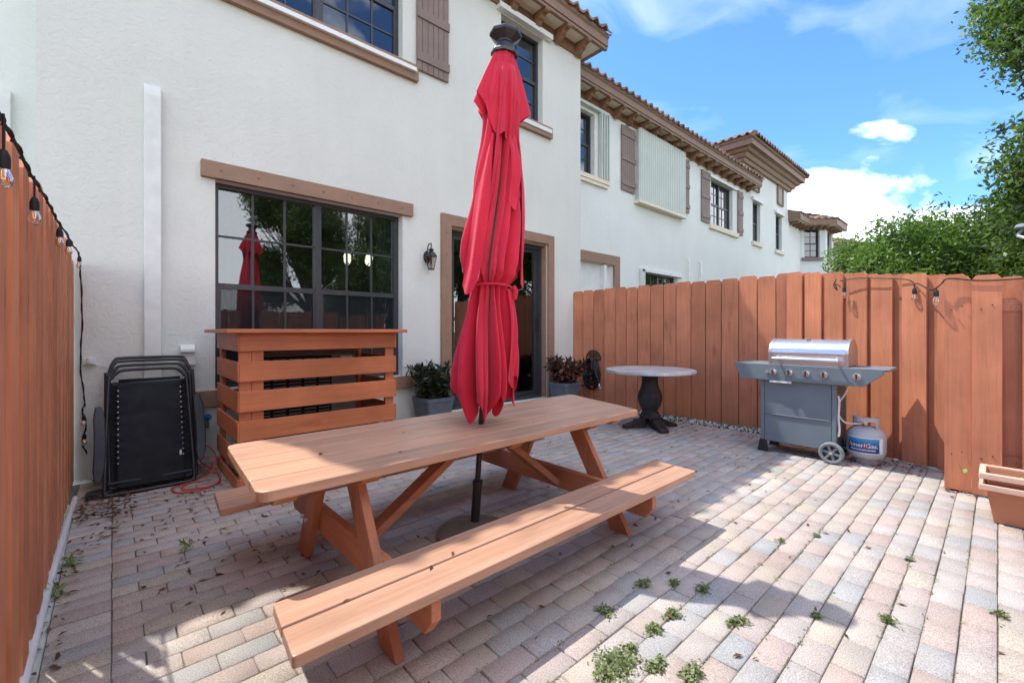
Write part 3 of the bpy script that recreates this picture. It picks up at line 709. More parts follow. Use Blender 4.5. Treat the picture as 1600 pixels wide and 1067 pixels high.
# eaves
ZS, OV = 6.60, .335
b = MB(); b.box(-.46, 6.524, W0-.03, W0+.004, 6.405, ZS); b.build('frieze_board', 'corbel', house)
xs = [6.38-.55*i for i in range(13)]
for x in xs: m_ = MB(); corbel(m_, x, W0-.031, ZS); m_.build('corbel', 'corbel', house, bevel=.004)
b = MB(); b.add([(-.46,W0-OV,ZS),(6.86,W0-OV,ZS),(6.86,7.5,ZS),(-.46,7.5,ZS)], [(0,1,2,3)]); b.build('soffit', 'soffit', house)
b = MB(); b.prism([(W0-OV,ZS-.025),(W0-OV,ZS+.03),(W0-OV-.02,ZS+.03),(W0-OV-.02,ZS+.17),(W0-OV-.05,ZS+.20),(W0-OV-.05,ZS+.25),(W0-OV+.06,ZS+.25),(W0-OV+.06,ZS-.025)], 'x', -.46, 6.86+.05)
b.prism([(6.80,ZS-.025),(6.86,ZS-.025),(6.86,ZS+.03),(6.88,ZS+.03),(6.88,ZS+.17),(6.908,ZS+.20),(6.908,ZS+.249),(6.80,ZS+.249)], 'y', W0-OV+.061, 7.5); b.build('fascia', 'fascia', house)
EY = W0-OV-.05
SL = Vector((0, math.cos(math.radians(20)), math.sin(math.radians(20))))
tile_face('roof', house, (-.46, EY, ZS+.24), (1,0,0), SL, 7.37, 5.0, 0, .94)
tile_face('roof', house, (6.91, EY, ZS+.24), (0,1,0), (-SL.y,0,SL.z), 9.0, 5.0, .94, 0)

# interior seen through the panes
inn = thing('living_room', 'dim interior room behind the patio door and window', 'room', (3.2, 7.4, 0))
b = MB(); x0, x1, y0, y1, z0, z1 = -.4, 6.4, W0+.16, 9.6, .14, 3.2
b.add([(x0,y1,z0),(x1,y1,z0),(x1,y1,z1),(x0,y1,z1)], [(0,3,2,1)]).add([(x0,y0,z0),(x0,y1,z0),(x0,y1,z1),(x0,y0,z1)], [(0,1,2,3)]).add([(x1,y0,z0),(x1,y1,z0),(x1,y1,z1),(x1,y0,z1)], [(0,3,2,1)]).add([(x0,y0,z1),(x1,y0,z1),(x1,y1,z1),(x0,y1,z1)], [(0,3,2,1)])
for a, c, e, f in ((x0,GW[0],z0,z1),(GW[1],DR[0],z0,z1),(DR[1],x1,z0,z1),(GW[0],GW[1],GW[3],z1),(GW[0],GW[1],z0,GW[2]),(DR[0],DR[1],DR[3],z1)): b.add([(a,y0,e),(c,y0,e),(c,y0,f),(a,y0,f)], [(0,1,2,3)])
b.build('wall', 'room', inn); MB().add([(x0,y0-.1,z0),(x1,y0-.1,z0),(x1,y1,z0),(x0,y1,z0)], [(0,1,2,3)]).build('floor', 'floorin', inn)
def curtain(x0, x1, label):
    m_ = MB(); vs = []; n = 60
    for z in (.2, 1.2, 2.85):
        for i in range(n+1): vs.append((lerp(x0,x1,i/n), W0+.30+.035*math.sin(i*1.35+z*.3), z))
    m_.add(vs, [(r_*(n+1)+i, r_*(n+1)+i+1, (r_+1)*(n+1)+i+1, (r_+1)*(n+1)+i) for r_ in range(2) for i in range(n)])
    tag(m_.build('curtain', 'curtain', smooth=True), label, 'curtain')
curtain(.82, 1.15, 'pale curtain gathered inside the left edge of the big gridded window'); curtain(2.62, 2.95, 'pale curtain gathered inside the right edge of the big gridded window')
ch = thing('chandelier', 'lit glass chandelier glowing inside behind the big gridded window', 'lamp', (3.05, 7.2, 3.2))
b = MB(); b.tube([(0,0,0),(0,0,-.85)], .01, 6)
for i in range(4): a = i*PI/2+.4; b.tube(spline([(0,0,-.8),(.12*math.cos(a),.12*math.sin(a),-.88),(.24*math.cos(a),.24*math.sin(a),-.78)], 5), .008, 6)
b.build('frame', 'black', ch, world=False)
for i in range(4): a = i*PI/2+.4; m_ = MB(); m_.lathe([(.02,0),(.05,.04),(.06,.09),(.045,.13),(0,.14)], (.24*math.cos(a),.24*math.sin(a),-.78), 12); m_.build('lamp_shade', 'lampglow', ch, world=False, smooth=True)

# neighbours ---------------------------------------------------------------
nl = thing('townhouse', 'white townhouse set back beyond the fence at the left picture edge', 'house', (-4, 6.25, 0))
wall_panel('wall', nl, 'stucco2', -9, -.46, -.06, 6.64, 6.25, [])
b = MB(); b.prism([(6.255,-.02),(6.175,-.02),(6.175,3.46),(6.195,3.545),(6.255,3.55)], 'x', -.84, -.70); b.build('duct_cover', 'offwhite', nl, bevel=.008)
b = MB(); b.box(-9, -.465, 5.90, 5.97, ZS-.02, ZS+.25); b.build('fascia', 'fascia', nl); MB().add([(-9,5.97,ZS),(-.465,5.97,ZS),(-.465,6.25,ZS),(-9,6.25,ZS)], [(0,1,2,3)]).build('soffit', 'soffit', nl)
tile_face('roof', nl, (-9, 5.87, ZS+.24), (1,0,0), SL, 8.53, 5.0)

YN = 6.2
n1 = thing('townhouse', 'recessed white townhouse with corrugated storm panel and a row of brown corbels', 'house', (11.6, YN, 0))
NW1 = (7.15, 8.168, 4.84, 6.23); NW2 = (14.25, 15.98, 4.73, 6.2); ND = (7.0, 8.89, .1, 2.864); NW3 = (10.25, 12.05, .7, 2.83)
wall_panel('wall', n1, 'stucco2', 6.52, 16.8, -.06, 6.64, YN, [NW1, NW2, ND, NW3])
window(n1, *NW1, YN+.03, 2, (2,2), 1); window(n1, *NW2, YN+.03, 3, (2,2), 2); window(n1, *NW3, YN+.03, 3, (2,2), 2)
b = MB(); b.box(7.0, 8.89, YN+.10, YN+.16, .1, 2.86); b.build('door', 'white', n1)
b = MB(); b.box(8.89, 9.12, YN-.045, YN+.01, 0, 3.09).box(6.8, 8.89, YN-.044, YN+.01, 2.864, 3.09); b.build('door_surround', 'trim', n1, bevel=.004)
b = MB(); b.box(8.50,8.60,YN-.03,YN+.095,.1,2.84); b.build('shutter_track', 'white', n1)
trim(n1, 'header_beam', 10.1, 12.25, 2.832, 2.93, YN, .06, 'white')
b = MB(); b.box(10.02,10.24,YN-.06,YN,.6,2.9); b.build('folded_shutter', 'storm', n1, bevel=.01)
for x in (12.6, 13.38): b = MB(); b.prism([(YN+.005,-.02),(YN-.075,-.02),(YN-.075,3.36),(YN-.055,3.45),(YN+.005,3.46)], 'x', x, x+.14); b.build('duct_cover', 'offwhite', n1)
trim(n1, 'window_sill', 6.9, 8.64, 4.70, 4.80, YN, .08, 'soffit'); trim(n1, 'window_sill', 6.92, 8.62, 4.62, 4.70, YN, .06, 'soffit')
# accordion shutter stacked beside the first window
m_ = MB(); n = 7
for i in range(n): x = 8.30+.33*i/n; m_.box(x, x+.03, YN-.11+.03*(i%2), YN-.02+.02*(i%2), 4.80, 6.30)
m_.box(6.9,8.64,YN-.10,YN,6.30,6.37); m_.build('folded_shutter', 'storm', n1)
shutter(n1, 9.20, 9.78, 4.75, 6.34, YN-.01); shutter(n1, 12.3, 12.70, 4.78, 6.34, YN-.01); shutter(n1, 13.52, 14.10, 4.71, 6.31, YN-.01); shutter(n1, 16.36, 16.80, 4.70, 6.26, YN-.01)
# corrugated storm panel
m_ = MB(); vs = []; n = 96; xa, xb = 9.83, 12.25
for z in (4.60, 6.42):
    for i in range(n+1): vs.append((lerp(xa,xb,i/n), YN-.13-.022*(1 if (i//2)%2 else -1), z))
m_.add(vs, [(i, i+1, n+2+i, n+1+i) for i in range(n)]); pz = m_.build('storm_panel', 'storm', n1, solid=.012)
b = MB(); b.box(9.80,12.27,YN-.17,YN+.0,4.53,4.598); b.build('window_sill', 'soffit', n1); MB().box(9.86,12.22,YN-.10,YN-.02,4.6,6.40).build('panel_backing', 'storm', n1)
trim(n1, 'window_sill', 14.06, 16.36, 4.57, 4.725, YN, .07, 'soffit'); trim(n1, 'shutter_track', 14.1, 16.25, 6.205, 6.30, YN, .07, 'white')
EY1 = YN-.335
b = MB(); b.box(6.53, 17.4, YN-.03, YN+.004, 6.43, ZS); b.build('frieze_board', 'corbel', n1)
for i in range(19): m_ = MB(); corbel(m_, 7.25+.555*i, YN-.031, ZS); m_.build('corbel', 'corbel', n1)
MB().add([(6.53,EY1,ZS),(17.7,EY1,ZS),(17.7,YN,ZS),(6.53,YN,ZS)], [(0,1,2,3)]).build('soffit', 'soffit', n1)
b = MB(); b.prism([(EY1,ZS-.025),(EY1,ZS+.03),(EY1-.02,ZS+.03),(EY1-.02,ZS+.17),(EY1-.05,ZS+.20),(EY1-.05,ZS+.25),(EY1+.06,ZS+.25),(EY1+.06,ZS-.025)], 'x', 6.53, 17.75)
b.box(17.69,17.74,EY1+.061,YN-.002,ZS-.024,ZS+.249); b.build('fascia', 'fascia', n1)
tile_face('roof', n1, (6.53, EY1-.05, ZS+.24), (1,0,0), SL, 11.2, 4.5)
b = MB(); b.tube([(17.66,EY1-.02,ZS+.34),(17.66,YN-.01,ZS+.47)], .08, 10); oo = b.build('rake_tile', 'fascia', n1, smooth=True)

n2 = thing('townhouse', 'taller white block with hipped tile roof and two narrow windows', 'house', (19.4, YN, 0))
T1 = (17.82, 18.60, 4.66, 6.18); T2 = (20.37, 21.15, 4.66, 6.14); ZT = 7.42
wall_panel('wall', n2, 'stucco2', 16.80, 21.95, -.06, ZT+.3, YN, [T1, T2])
MB().add([(16.8,YN,6.6),(16.8,12,6.6),(16.8,12,ZT+.3),(16.8,YN,ZT+.3)], [(0,1,2,3)]).build('side_wall', 'stucco2', n2); b = MB(); b.add([(21.95,YN,-.06),(21.95,12,-.06),(21.95,12,ZT+.3),(21.95,YN,ZT+.3)], [(3,2,1,0)]); b.build('side_wall', 'stucco2', n2)
for t in (T1, T2):
    window(n2, *t, YN+.03, 2, (2,2), 1); trim(n2, 'window_sill', t[0]-.12, t[1]+.12, t[2]-.14, t[2], YN, .08, 'soffit'); trim(n2, 'shutter_track', t[0]-.15, t[1]+.18, t[3]+.02, t[3]+.14, YN, .09, 'white')
def attic_vent(x, z):
    pts = [(x+.33*(1 if abs(math.cos(a)) < .01 else math.copysign(min(1,abs(math.cos(a))*1.35),math.cos(a))), z+.36*math.copysign(min(1,abs(math.sin(a))*1.35),math.sin(a))) for a in [2*PI*i/24 for i in range(24)]]
    m_ = MB(); m_.tube([(p, YN-.03, q) for p, q in pts], .045, 8, True); o = m_.build('attic_vent', 'trim', n2, smooth=True)
    g = MB(); 
    for i in range(-4, 5): g.box(x-.30, x+.30, YN-.03, YN-.005, z+i*.075-.015, z+i*.075+.015)
    g.box(x-.30,x+.30,YN-.012,YN-.004,z-.34,z+.34); g.build('louvre', 'vent', o)
attic_vent(20.85, 6.97); attic_vent(18.05, 6.97)
# stepped cornice
cor = [(0,0),(.10,.0),(.14,.10),(.20,.12),(.26,.24),(.34,.27),(.40,.36),(.52,.38),(.52,.56),(.58,.60),(.58,.68),(0,.68)]
b = MB(); vs = []
for p, q in cor: vs += [(16.8-p,12,ZT+q-.05),(16.8-p,YN-p,ZT+q-.05),(21.95+p,YN-p,ZT+q-.05),(21.95+p,12,ZT+q-.05)]
b.add(vs, [(4*i_+k_,4*i_+k_+1,4*i_+k_+5,4*i_+k_+4) for i_ in range(len(cor)-1) for k_ in range(3)]); b.build('cornice', 'fascia', n2)
e0 = (16.8-.62, YN-.62, ZT+.62); SV = (0, math.cos(math.radians(22)), math.sin(math.radians(22)))
tile_face('roof', n2, e0, (1,0,0), SV, 6.39, 3.4, .93, .93); tile_face('roof', n2, (e0[0], YN-.62+7, e0[2]), (0,-1,0), (SV[1],0,SV[2]), 7.0, 3.4, 0, .93)
ridge(n2, e0, (e0[0]+2.9, e0[1]+2.9, e0[2]+1.18)); ridge(n2, (22.57, e0[1], e0[2]), (22.57-2.9, e0[1]+2.9, e0[2]+1.18))

n3 = thing('townhouse', 'white corner bay with low tiled roof beside the taller block', 'house', (24.5, YN, 0))
# wall runs on along X to 23.3, then turns out at 45 degrees, then along X again
ZB = 6.12; p0 = Vector((21.96, YN, 0)); p1 = Vector((23.7, YN, 0)); dg = 1.16; p2 = Vector((p1.x+dg*.707, YN-dg*.707, 0)); p3 = Vector((p2.x+1.42, p2.y, 0))
MB().add([(p0.x,YN,-.06),(p1.x,YN,-.06),(p1.x,YN,ZB+.2),(p0.x,YN,ZB+.2)], [(0,1,2,3)]).build('wall', 'stucco2', n3)
ang = math.atan2(p2.y-p1.y, p2.x-p1.x); Ld = (p2-p1).length
frame_at((p1.x, p1.y, 0), ang); wall_panel('wall', n3, 'stucco2', 0, Ld, -.06, ZB+.2, 0, [(.20, Ld-.26, 4.70, 6.02)])
window(n3, .20, Ld-.26, 4.70, 6.02, .03, 2, (2,2), 1); trim(n3, 'window_sill', .08, Ld-.14, 4.56, 4.70, 0, .08, 'shutter')
frame_at((p2.x, p2.y, 0), 0); wall_panel('wall', n3, 'stucco2', 0, 1.42, -.06, ZB+.2, 0, [(.30, 1.1, 4.70, 6.02)])
window(n3, .30, 1.1, 4.70, 6.02, .03, 2, (2,2), 1); trim(n3, 'window_sill', .2, 1.2, 4.56, 4.70, 0, .08, 'trim')
frame_at()
MB().add([(p3.x,p3.y,-.06),(p3.x,12,-.06),(p3.x,12,ZB+.2),(p3.x,p3.y,ZB+.2)], [(3,2,1,0)]).build('wall', 'stucco2', n3)
o_ = .45
q0 = Vector((p0.x+.001, YN-o_, 0)); q1 = Vector((p1.x-.19, YN-o_, 0)); q2 = Vector((p2.x-.19, p2.y-o_, 0)); q3 = Vector((p3.x+o_, p3.y-o_, 0))
f = MB(); sf = MB()
for a, c in ((Vector((q0.x+.026,YN-.001,0)),Vector((q0.x+.026,q0.y+.026,0))),(q0,q1),(q1,q2),(q2,q3)):
    f.bar((a.x,a.y,ZB+.15),(c.x,c.y,ZB+.15),.05,.30)
for a_, b_, c_, d_ in ((q0,q1,p1,p0),(q1,q2,p2,p1),(q2,q3,Vector((q3.x,p3.y+.3,0)),p2)): sf.add([(t.x,t.y,ZB+.001) for t in (a_,b_,c_,d_)], [(0,1,2,3)])
f.prism([(YN-.001,ZB+.30),(q0.y,ZB+.30),(YN-.001,ZB+.30+.45*.36)], 'x', q0.x+.001, q0.x+.04)
f.build('fascia', 'fascia', n3); sf.build('soffit', 'soffit', n3)
for a, c, n in ((p0,p1,4),(p1,p2,4),(p2,p3,5)):
    dv = (c-a).normalized(); nv = Vector((dv.y,-dv.x,0))
    for i in range(n):
        p = a.lerp(c, (i+.6)/n); m_ = MB(); q = p+nv*.36
        m_.bar((p.x,p.y,ZB-.09),(q.x,q.y,ZB-.05),.11,.12); m_.build('corbel', 'corbel', n3)
for a, c in ((q0,q1),(q1,q2),(q2,q3)):
    dv = (c-a).normalized(); up = Vector((-dv.y,dv.x,0))*math.cos(math.radians(20))+Vector((0,0,math.sin(math.radians(20))))
    tile_face('roof', n3, (a.x,a.y,ZB+.26), dv, up, (c-a).length, 2.0, .0 if a is q0 else (.40 if a is q1 else -.4), -.40 if a is q0 else (.4 if a is q1 else .9))

n4 = thing('townhouse', 'distant pale house gable with tiled eaves above the rounded shrub', 'house', (38, 8, 0))
b = MB(); b.box(34, 44, 6.6, 14, -.06, 6.3); b.build('wall', 'stucco2', n4)
b = MB(); b.box(33.4, 44.4, 6.0, 6.6, 6.3, 6.75).box(33.4,34,6.601,14,6.3,6.749).box(33.7,44,6.35,6.598,5.2,5.5); b.build('fascia', 'fascia', n4)
tile_face('roof', n4, (33.3, 5.95, 6.75), (1,0,0), SV, 11, 3.4, .9, .9); tile_face('roof', n4, (33.3, 13, 6.75), (0,-1,0), (SV[1],0,SV[2]), 7.05, 3.4, 0, .9)
tile_face('roof', n4, (32.8, 5.2, 5.5), (1,0,0), SV, 9, 1.2, 0, 0)

# ------------------------------------------------------------------ picnic table
pt = thing('picnic_table', 'long reddish wooden picnic table with attached benches in the middle of the patio', 'picnic table', (1.66, 2.22, 0))
def plank_rows(name, parent, mat, y0, y1, n, z0, z1, xl, xr, gap=.006, cr=.03):
    b = MB(); wd = (y1-y0)/n
    for i in range(n):
        a, c = y0+i*wd+gap/2, y0+(i+1)*wd-gap/2
        fl_, fh = (a-y0)/(y1-y0), (c-y0)/(y1-y0)
        pl = [(lerp(*xl, fl_), a), (lerp(*xr, fl_), a), (lerp(*xr, fh), c), (lerp(*xl, fh), c)]
        poly = []
        for k, (px, py) in enumerate(pl):
            round_ = (k in (0,1) and i == 0) or (k in (2,3) and i == n-1)
            if not round_: poly.append((px, py)); continue
            sx = 1 if k in (0,3) else -1; sy = 1 if k in (0,1) else -1
            arc = [(px+sx*cr*(1-math.sin(t)), py+sy*cr*(1-math.cos(t))) for t in [PI/2*j/5 for j in range(6)]]
            poly += arc[::-1] if k in (0, 2) else arc
        # order: k=0 start corner goes from left edge to bottom edge
        b.prism(poly, 'z', z0, z1)
    return b.build(name, mat, parent, bevel=.005)
plank_rows('tabletop', pt, 'table', 1.80, 2.685, 5, .668, .71, (.39,.435), (2.93,3.17), cr=.05)
plank_rows('bench_seat', pt, 'table', 1.36, 1.69, 2, .32, .36, (.385,.41), (2.91,2.93), .012, .012)
plank_rows('bench_seat', pt, 'table', 2.75, 3.08, 2, .32, .36, (.42,.44), (2.90,2.98), .012, .012)
for x in (.815, 2.42):
    for ys in (((1.57,0),(1.71,0),(2.08,.617),(1.94,.617)), ((2.80,0),(2.66,0),(2.36,.617),(2.50,.617))):
        b = MB(); b.prism(list(ys) if ys[0][0] < ys[1][0] else list(ys)[::-1], 'x', x, x+.042); b.build('leg', 'tablez', pt, bevel=.004)
    xb = x+.0425 if x < 1.5 else x-.0425
    b = MB(); b.prism([(1.43,.175),(3.01,.175),(3.06,.24),(3.06,.319),(1.38,.319),(1.38,.24)], 'x', xb, xb+.042); b.build('cross_beam', 'tabley', pt, bevel=.004)
    b = MB(); b.prism([(1.90,.618),(2.60,.618),(2.64,.667),(1.84,.667)], 'x', x-.002, x+.085); b.build('cleat', 'raw', pt, bevel=.003)
    s = -1 if x < 1.5 else 1
    for yy in (1.69,1.76,2.62,2.69):
        k = MB(); xx = x-.001 if x < 1.5 else x+.043
        k.tube([(xx-.012 if x < 1.5 else xx+.012, yy, .235), (xx+(.004 if x < 1.5 else -.004), yy, .235)], .011, 8); k.build('bolt', 'zinc', pt)
for x in (.46, 1.70, 2.70):
    b = MB(); b.prism([(1.90,.618),(2.60,.618),(2.64,.667),(1.84,.667)], 'x', x, x+.09); b.build('cleat', 'raw', pt, bevel=.003)
b = MB(); b.bar((.90,2.16,.205),(1.60,2.16,.655),.09,.042,(0,0,1)); b.build('brace', 'fencex', pt, bevel=.004)
b = MB(); b.bar((2.38,2.16,.205),(1.80,2.16,.655),.09,.042,(0,0,1)); b.build('brace', 'fencex', pt, bevel=.004)

# ------------------------------------------------------------------ umbrella
UB = Vector((1.713, 2.249, 0)); UT = Vector((1.82, 2.07, 3.11))
ax = (UT-UB).normalized(); ULEN = (UT-UB).length
um = thing('patio_umbrella', 'closed red patio umbrella standing through the picnic table', 'umbrella', UB)
um.rotation_euler = ax.to_track_quat('Z', 'Y').to_euler()
b = MB(); b.lathe([(.018,.07),(.018,2.98)], n=16); b.build('pole', 'solder', um, world=False, smooth=True)
CAM_ANG = math.atan2(-UB.y, -UB.x)   # direction towards the viewer
def fold(t, n, ph, sharp=.75): return abs(math.sin((t+ph)*n/2))**sharp
def canopy():
    NT, NV = 420, 130; ztop = 2.95
    R = [(3.0,.055),(2.9,.09),(2.74,.125),(2.58,.128),(2.45,.135),(2.3,.152),(2.15,.172),(2.0,.190),(1.85,.208),(1.72,.214),(1.655,.203),(1.62,.158),(1.59,.130),(1.56,.132),(1.5,.148),(1.4,.172),(1.28,.198),(1.15,.220),(1.05,.228),(.95,.226),(.86,.200),(.70,.128)]
    rnd = random.Random(5); ph = [rnd.random()*6.28 for _ in range(12)]
    verts = np.zeros((NV+1, NT, 3))
    # hem: eight points of unequal drop with the cloth gathered up between
    pts = [.0,.79,1.52,2.36,3.10,3.98,4.70,5.45]; drop = [.722,.775,.87,.86,.80,.79,.80,.730]; off = CAM_ANG-.30
    def hem(t):
        t = (t-off) % (2*PI)
        for i in range(8):
            a = pts[i]; b_ = pts[(i+1) % 8]+(2*PI if i == 7 else 0)
            if a <= t <= b_:
                f = (t-a)/(b_-a); base = lerp(drop[i], drop[(i+1)%8], f); s = math.sin(PI*f)
                return base+(.17+.05*math.sin(i*2.3))*s**2.0
        return .8
    for j in range(NT):
        t = 2*PI*j/NT; zh = hem(t)
        for i in range(NV+1):
            v = i/NV; z = ztop+(zh-ztop)*v
            tw = t+.55*math.exp(-((z-1.59)/.55)**2)*(1 if z > 1.59 else .7)
            r = table_lookup(R, max(z, .71))
            k = min(1, max(0, (2.95-z)/.25))
            tied = math.exp(-((z-1.59)/.10)**2)
            dep = (.50*(1-.55*tied))*k
            w8 = fold(tw+.08*math.sin(3*tw+2), 8, ph[0], 1.15); w21 = fold(tw+.30*math.sin(2*tw+ph[1])+.05*math.sin(4*z), 12, ph[2], 1.0); w3 = .5+.5*math.sin(3*tw+ph[3]+1.2*z)
            rr = r*(1-dep*(1-w8)*.95-(.21+.12*tied)*k*(1-w21)-.10*k*w3)
            if z > 1.62: rr *= 1+.10*math.exp(-((z-1.68)/.05)**2)*w8*math.sin(2*t+1)
            # hem tips pull outwards then inwards
            if z < 1.05: rr = max(rr, .035)
            sag = .006*math.sin(7*t+9*z)*k*(1-tied)
            verts[i, j] = (math.cos(t)*(rr+sag), math.sin(t)*(rr+sag), z)
    q = []
    for i in range(NV):
        for j in range(NT): q.append((i*NT+j, i*NT+(j+1)%NT, (i+1)*NT+(j+1)%NT, (i+1)*NT+j))
    return np_mesh('canopy', verts.reshape(-1,3), np.array(q), 'red_cloth', um, smooth=True)
can = canopy()
def vent_flap():
    NT, NV = 256, 46; ztop = 3.04; off = CAM_ANG
    ts = [-1.45,-.35,.55,1.25,2.1,2.95,3.7,4.3]; rad = [.222,.165,.145,.215,.195,.20,.18,.195]; zt = [2.735,2.50,2.46,2.70,2.70,2.66,2.7,2.72]
    verts = np.zeros((NV+1, NT, 3))
    for j in range(NT):
        t = 2*PI*j/NT; tt = (t-off+1.45) % (2*PI)-1.45
        for i in range(8):
            a = ts[i]; b_ = ts[i+1] if i < 7 else ts[0]+2*PI
            if a <= tt <= b_:
                f = (tt-a)/(b_-a); s = math.sin(PI*f)
                ro = lerp(rad[i], rad[(i+1)%8], f)*(1-.42*s**.6); zo = lerp(zt[i], zt[(i+1)%8], f)-.10*s*(1 if (zt[i]>2.6) else .2)
                break
        for i in range(NV+1):
            v = i/NV; z = ztop+(zo-ztop)*v
            r = .062+(ro-.062)*(v**.85); pl = 1-.24*min(1, v*4)*(1-fold(t+.1*math.sin(3*t), 14, .3, 1.2))*(1-.35*v)
            verts[i, j] = (math.cos(t)*r*pl, math.sin(t)*r*pl, z)
    q = [(i*NT+j, i*NT+(j+1)%NT, (i+1)*NT+(j+1)%NT, (i+1)*NT+j) for i in range(NV) for j in range(NT)]
    return np_mesh('vent', verts.reshape(-1,3), np.array(q), 'red_cloth', can, smooth=True)
vent_flap()
def flap(a0, a1, z0, z1, r0, r1, name='cloth_fold'):
    """an outer pleat of cloth wrapped over the folded canopy"""
    NT, NV = 30, 40; v = []; q = []
    for i in range(NV+1):
        f = i/NV; z = lerp(z0, z1, f)
        for j in range(NT+1):
            g = j/NT; t = CAM_ANG+lerp(a0, a1, g)+.12*math.sin(3*f); r = lerp(r0, r1, f**.8)+.03*math.sin(PI*g)*math.sin(PI*min(1,f*1.2))+.008*math.sin(9*g+4*f)
            zz = z-.10*f*math.sin(PI*g)*.8+.05*f*g; v.append((math.cos(t)*r, math.sin(t)*r, zz))
    for i in range(NV):
        for j in range(NT): q.append((i*(NT+1)+j, i*(NT+1)+j+1, (i+1)*(NT+1)+j+1, (i+1)*(NT+1)+j))
    np_mesh(name, np.array(v), np.array(q), 'red_cloth', can, smooth=True)
flap(-.05, .55, 2.52, 2.10, .10, .165); flap(.75, 1.3, 2.55, 1.64, .11, .205); flap(-1.5, -.9, 2.5, 1.57, .10, .215); flap(.35, .85, 1.57, 1.02, .135, .19); flap(.8, 1.35, 1.50, .88, .13, .20)
b = MB(); ring = [(math.cos(a)*.140, math.sin(a)*.140, 1.585+.008*math.sin(2*a)) for a in [2*PI*i/40 for i in range(40)]]; b.tube(ring, .0065, 8, True)
a = CAM_ANG+.75; kx, ky = math.cos(a)*.15, math.sin(a)*.15; b.tube(spline([(kx,ky,1.59),(kx*1.12,ky*1.12,1.56),(kx*1.08,ky*1.08,1.51)], 5), [.016]*10+[.008], 8)
b.build('strap', 'red_cloth', um, world=False, smooth=True)
b = MB(); b.lathe([(.0,3.02),(.085,3.02),(.088,3.035),(.082,3.048),(.058,3.06),(.056,3.085),(.05,3.10),(.05,3.108),(.102,3.142),(.102,3.158),(.09,3.168),(0,3.172)], n=8, a0=.3)
b.build('finial', 'pewter', um, world=False, bevel=.003)
ub = thing('umbrella_base', 'round brown umbrella base on the pavers under the picnic table', 'umbrella base', UB)
b = MB(); b.lathe([(.235,.002),(.24,.02),(.22,.04),(.14,.062),(.05,.075),(.034,.09)], UB, 40); b.build('foot', 'stone', ub, smooth=True)
bb = MB(); bb.tube([UB+ax*.085, UB+ax*.33], .029, 20); bb.tube([UB+ax*.325, UB+ax*.35], .033, 20); bb.build('tube', 'solder', ub, smooth=True)

# ------------------------------------------------------------------ slatted bar and condenser
br = thing('bar_counter', 'reddish slatted wooden bar built around the air conditioner', 'bar', (1.43, 4.55, 0))
plank_rows('countertop', br, 'bar', 3.975, 5.06, 4, 1.283, 1.315, (.645,.645), (2.195,2.195), .003, .01)
zs = [(1.135,1.282),(.89,1.052),(.645,.812),(.412,.570),(.17,.33),(.02,.11)]
for i, (a, c) in enumerate(zs):
    b = MB(); b.box(.752, 2.10, 4.065, 4.09, a, c); b.build('front_slat', 'bar', br, bevel=.003)
    b = MB(); b.box(.738, .7515, 4.066, 5.0, a, c); b.build('side_slat', 'bary', br, bevel=.003)
    b = MB(); b.box(2.1005, 2.114, 4.066, 5.0, a, c); b.build('side_slat', 'bary', br, bevel=.003)
for x0, x1, y0, y1 in ((.753,.84,4.0905,4.13),(.842,.93,4.0905,4.13),(2.01,2.098,4.0905,4.13),(.753,.79,4.86,4.95),(2.06,2.098,4.86,4.95)):
    b = MB(); b.box(x0, x1, y0, y1, .0, 1.282); b.build('post', 'barz', br, bevel=.003)
ac = thing('air_conditioner', 'grey condenser unit with louvred grille inside the slatted bar', 'air conditioner', (1.4, 4.7, 0))
b = MB(); b.box(.93, 1.88, 4.50, 4.96, .09, 1.08).box(.91, 1.90, 4.48, 4.98, 1.081, 1.12).box(.95,1.86,4.49,4.95,-.03,.09); b.build('cabinet', 'ac', ac, bevel=.008)
g = MB()
for c in range(5):
    xa = .955+c*.135; 
    for r_ in range(28): zz = .16+r_*.032; g.box(xa+.012, xa+.118, 4.486, 4.4985, zz, zz+.012)
g.build('grille', 'ac', ac); MB().box(.96, 1.63, 4.494, 4.499, .14, 1.06).build('coil', 'acdark', ac)
g = MB()
for c in range(3):
    for r_ in range(28): zz = .16+r_*.032; ya = 4.53+c*.135; g.box(.915, .9285, ya+.012, ya+.118, zz, zz+.012)
g.build('grille', 'ac', ac); MB().box(.923, .929, 4.52, 4.93, .14, 1.06).build('coil', 'acdark', ac)
MB().box(1.72, 1.84, 4.492, 4.499, 1.0, 1.05).build('sticker', 'paper', ac)
b = MB(); b.tube(spline([(1.885,4.6,.40),(2.0,4.62,.38),(2.02,4.8,.30),(2.03,5.2,.28)], 6), .022, 8); b.build('pipe', 'black', ac, smooth=True)

# ------------------------------------------------------------------ folded recliner
fc = thing('folding_chair', 'folded black reclining garden chair leaning in the corner by the left fence', 'chair', (.24, 4.70, 0))
def cp(u, z, d=0): return (.24+u, 4.66+.40*z-d, z)
def loop(hw0, hw1, z0, z1, top, d, du=0, r=.0125, closed=True):
    pts = [(-hw0+.05,z0),(-hw0+.012,z0+.018),(-hw0,z0+.07),(-hw1,z1),(-hw1+.015,z1+.055),(-hw1+.055,top-.02),(-hw1+.12,top),(hw1-.12,top),(hw1-.055,top-.02),(hw1-.015,z1+.055),(hw1,z1),(hw0,z0+.07),(hw0-.012,z0+.018),(hw0-.05,z0)]
    P = spline([cp(u+du,z,d) for u, z in pts], 6, closed)
    return P
b = MB(); b.tube(loop(.285,.265,.018,.84,.965,.02), .0135, 10, True); b.tube(loop(.27,.28,.05,.86,1.0,-.03,.012), .0125, 10, True); b.tube(loop(.29,.30,.03,.87,1.035,-.07,.02), .0125, 10, True); b.tube(loop(.27,.30,.06,.87,1.06,-.11,.02), .0125, 10, True)
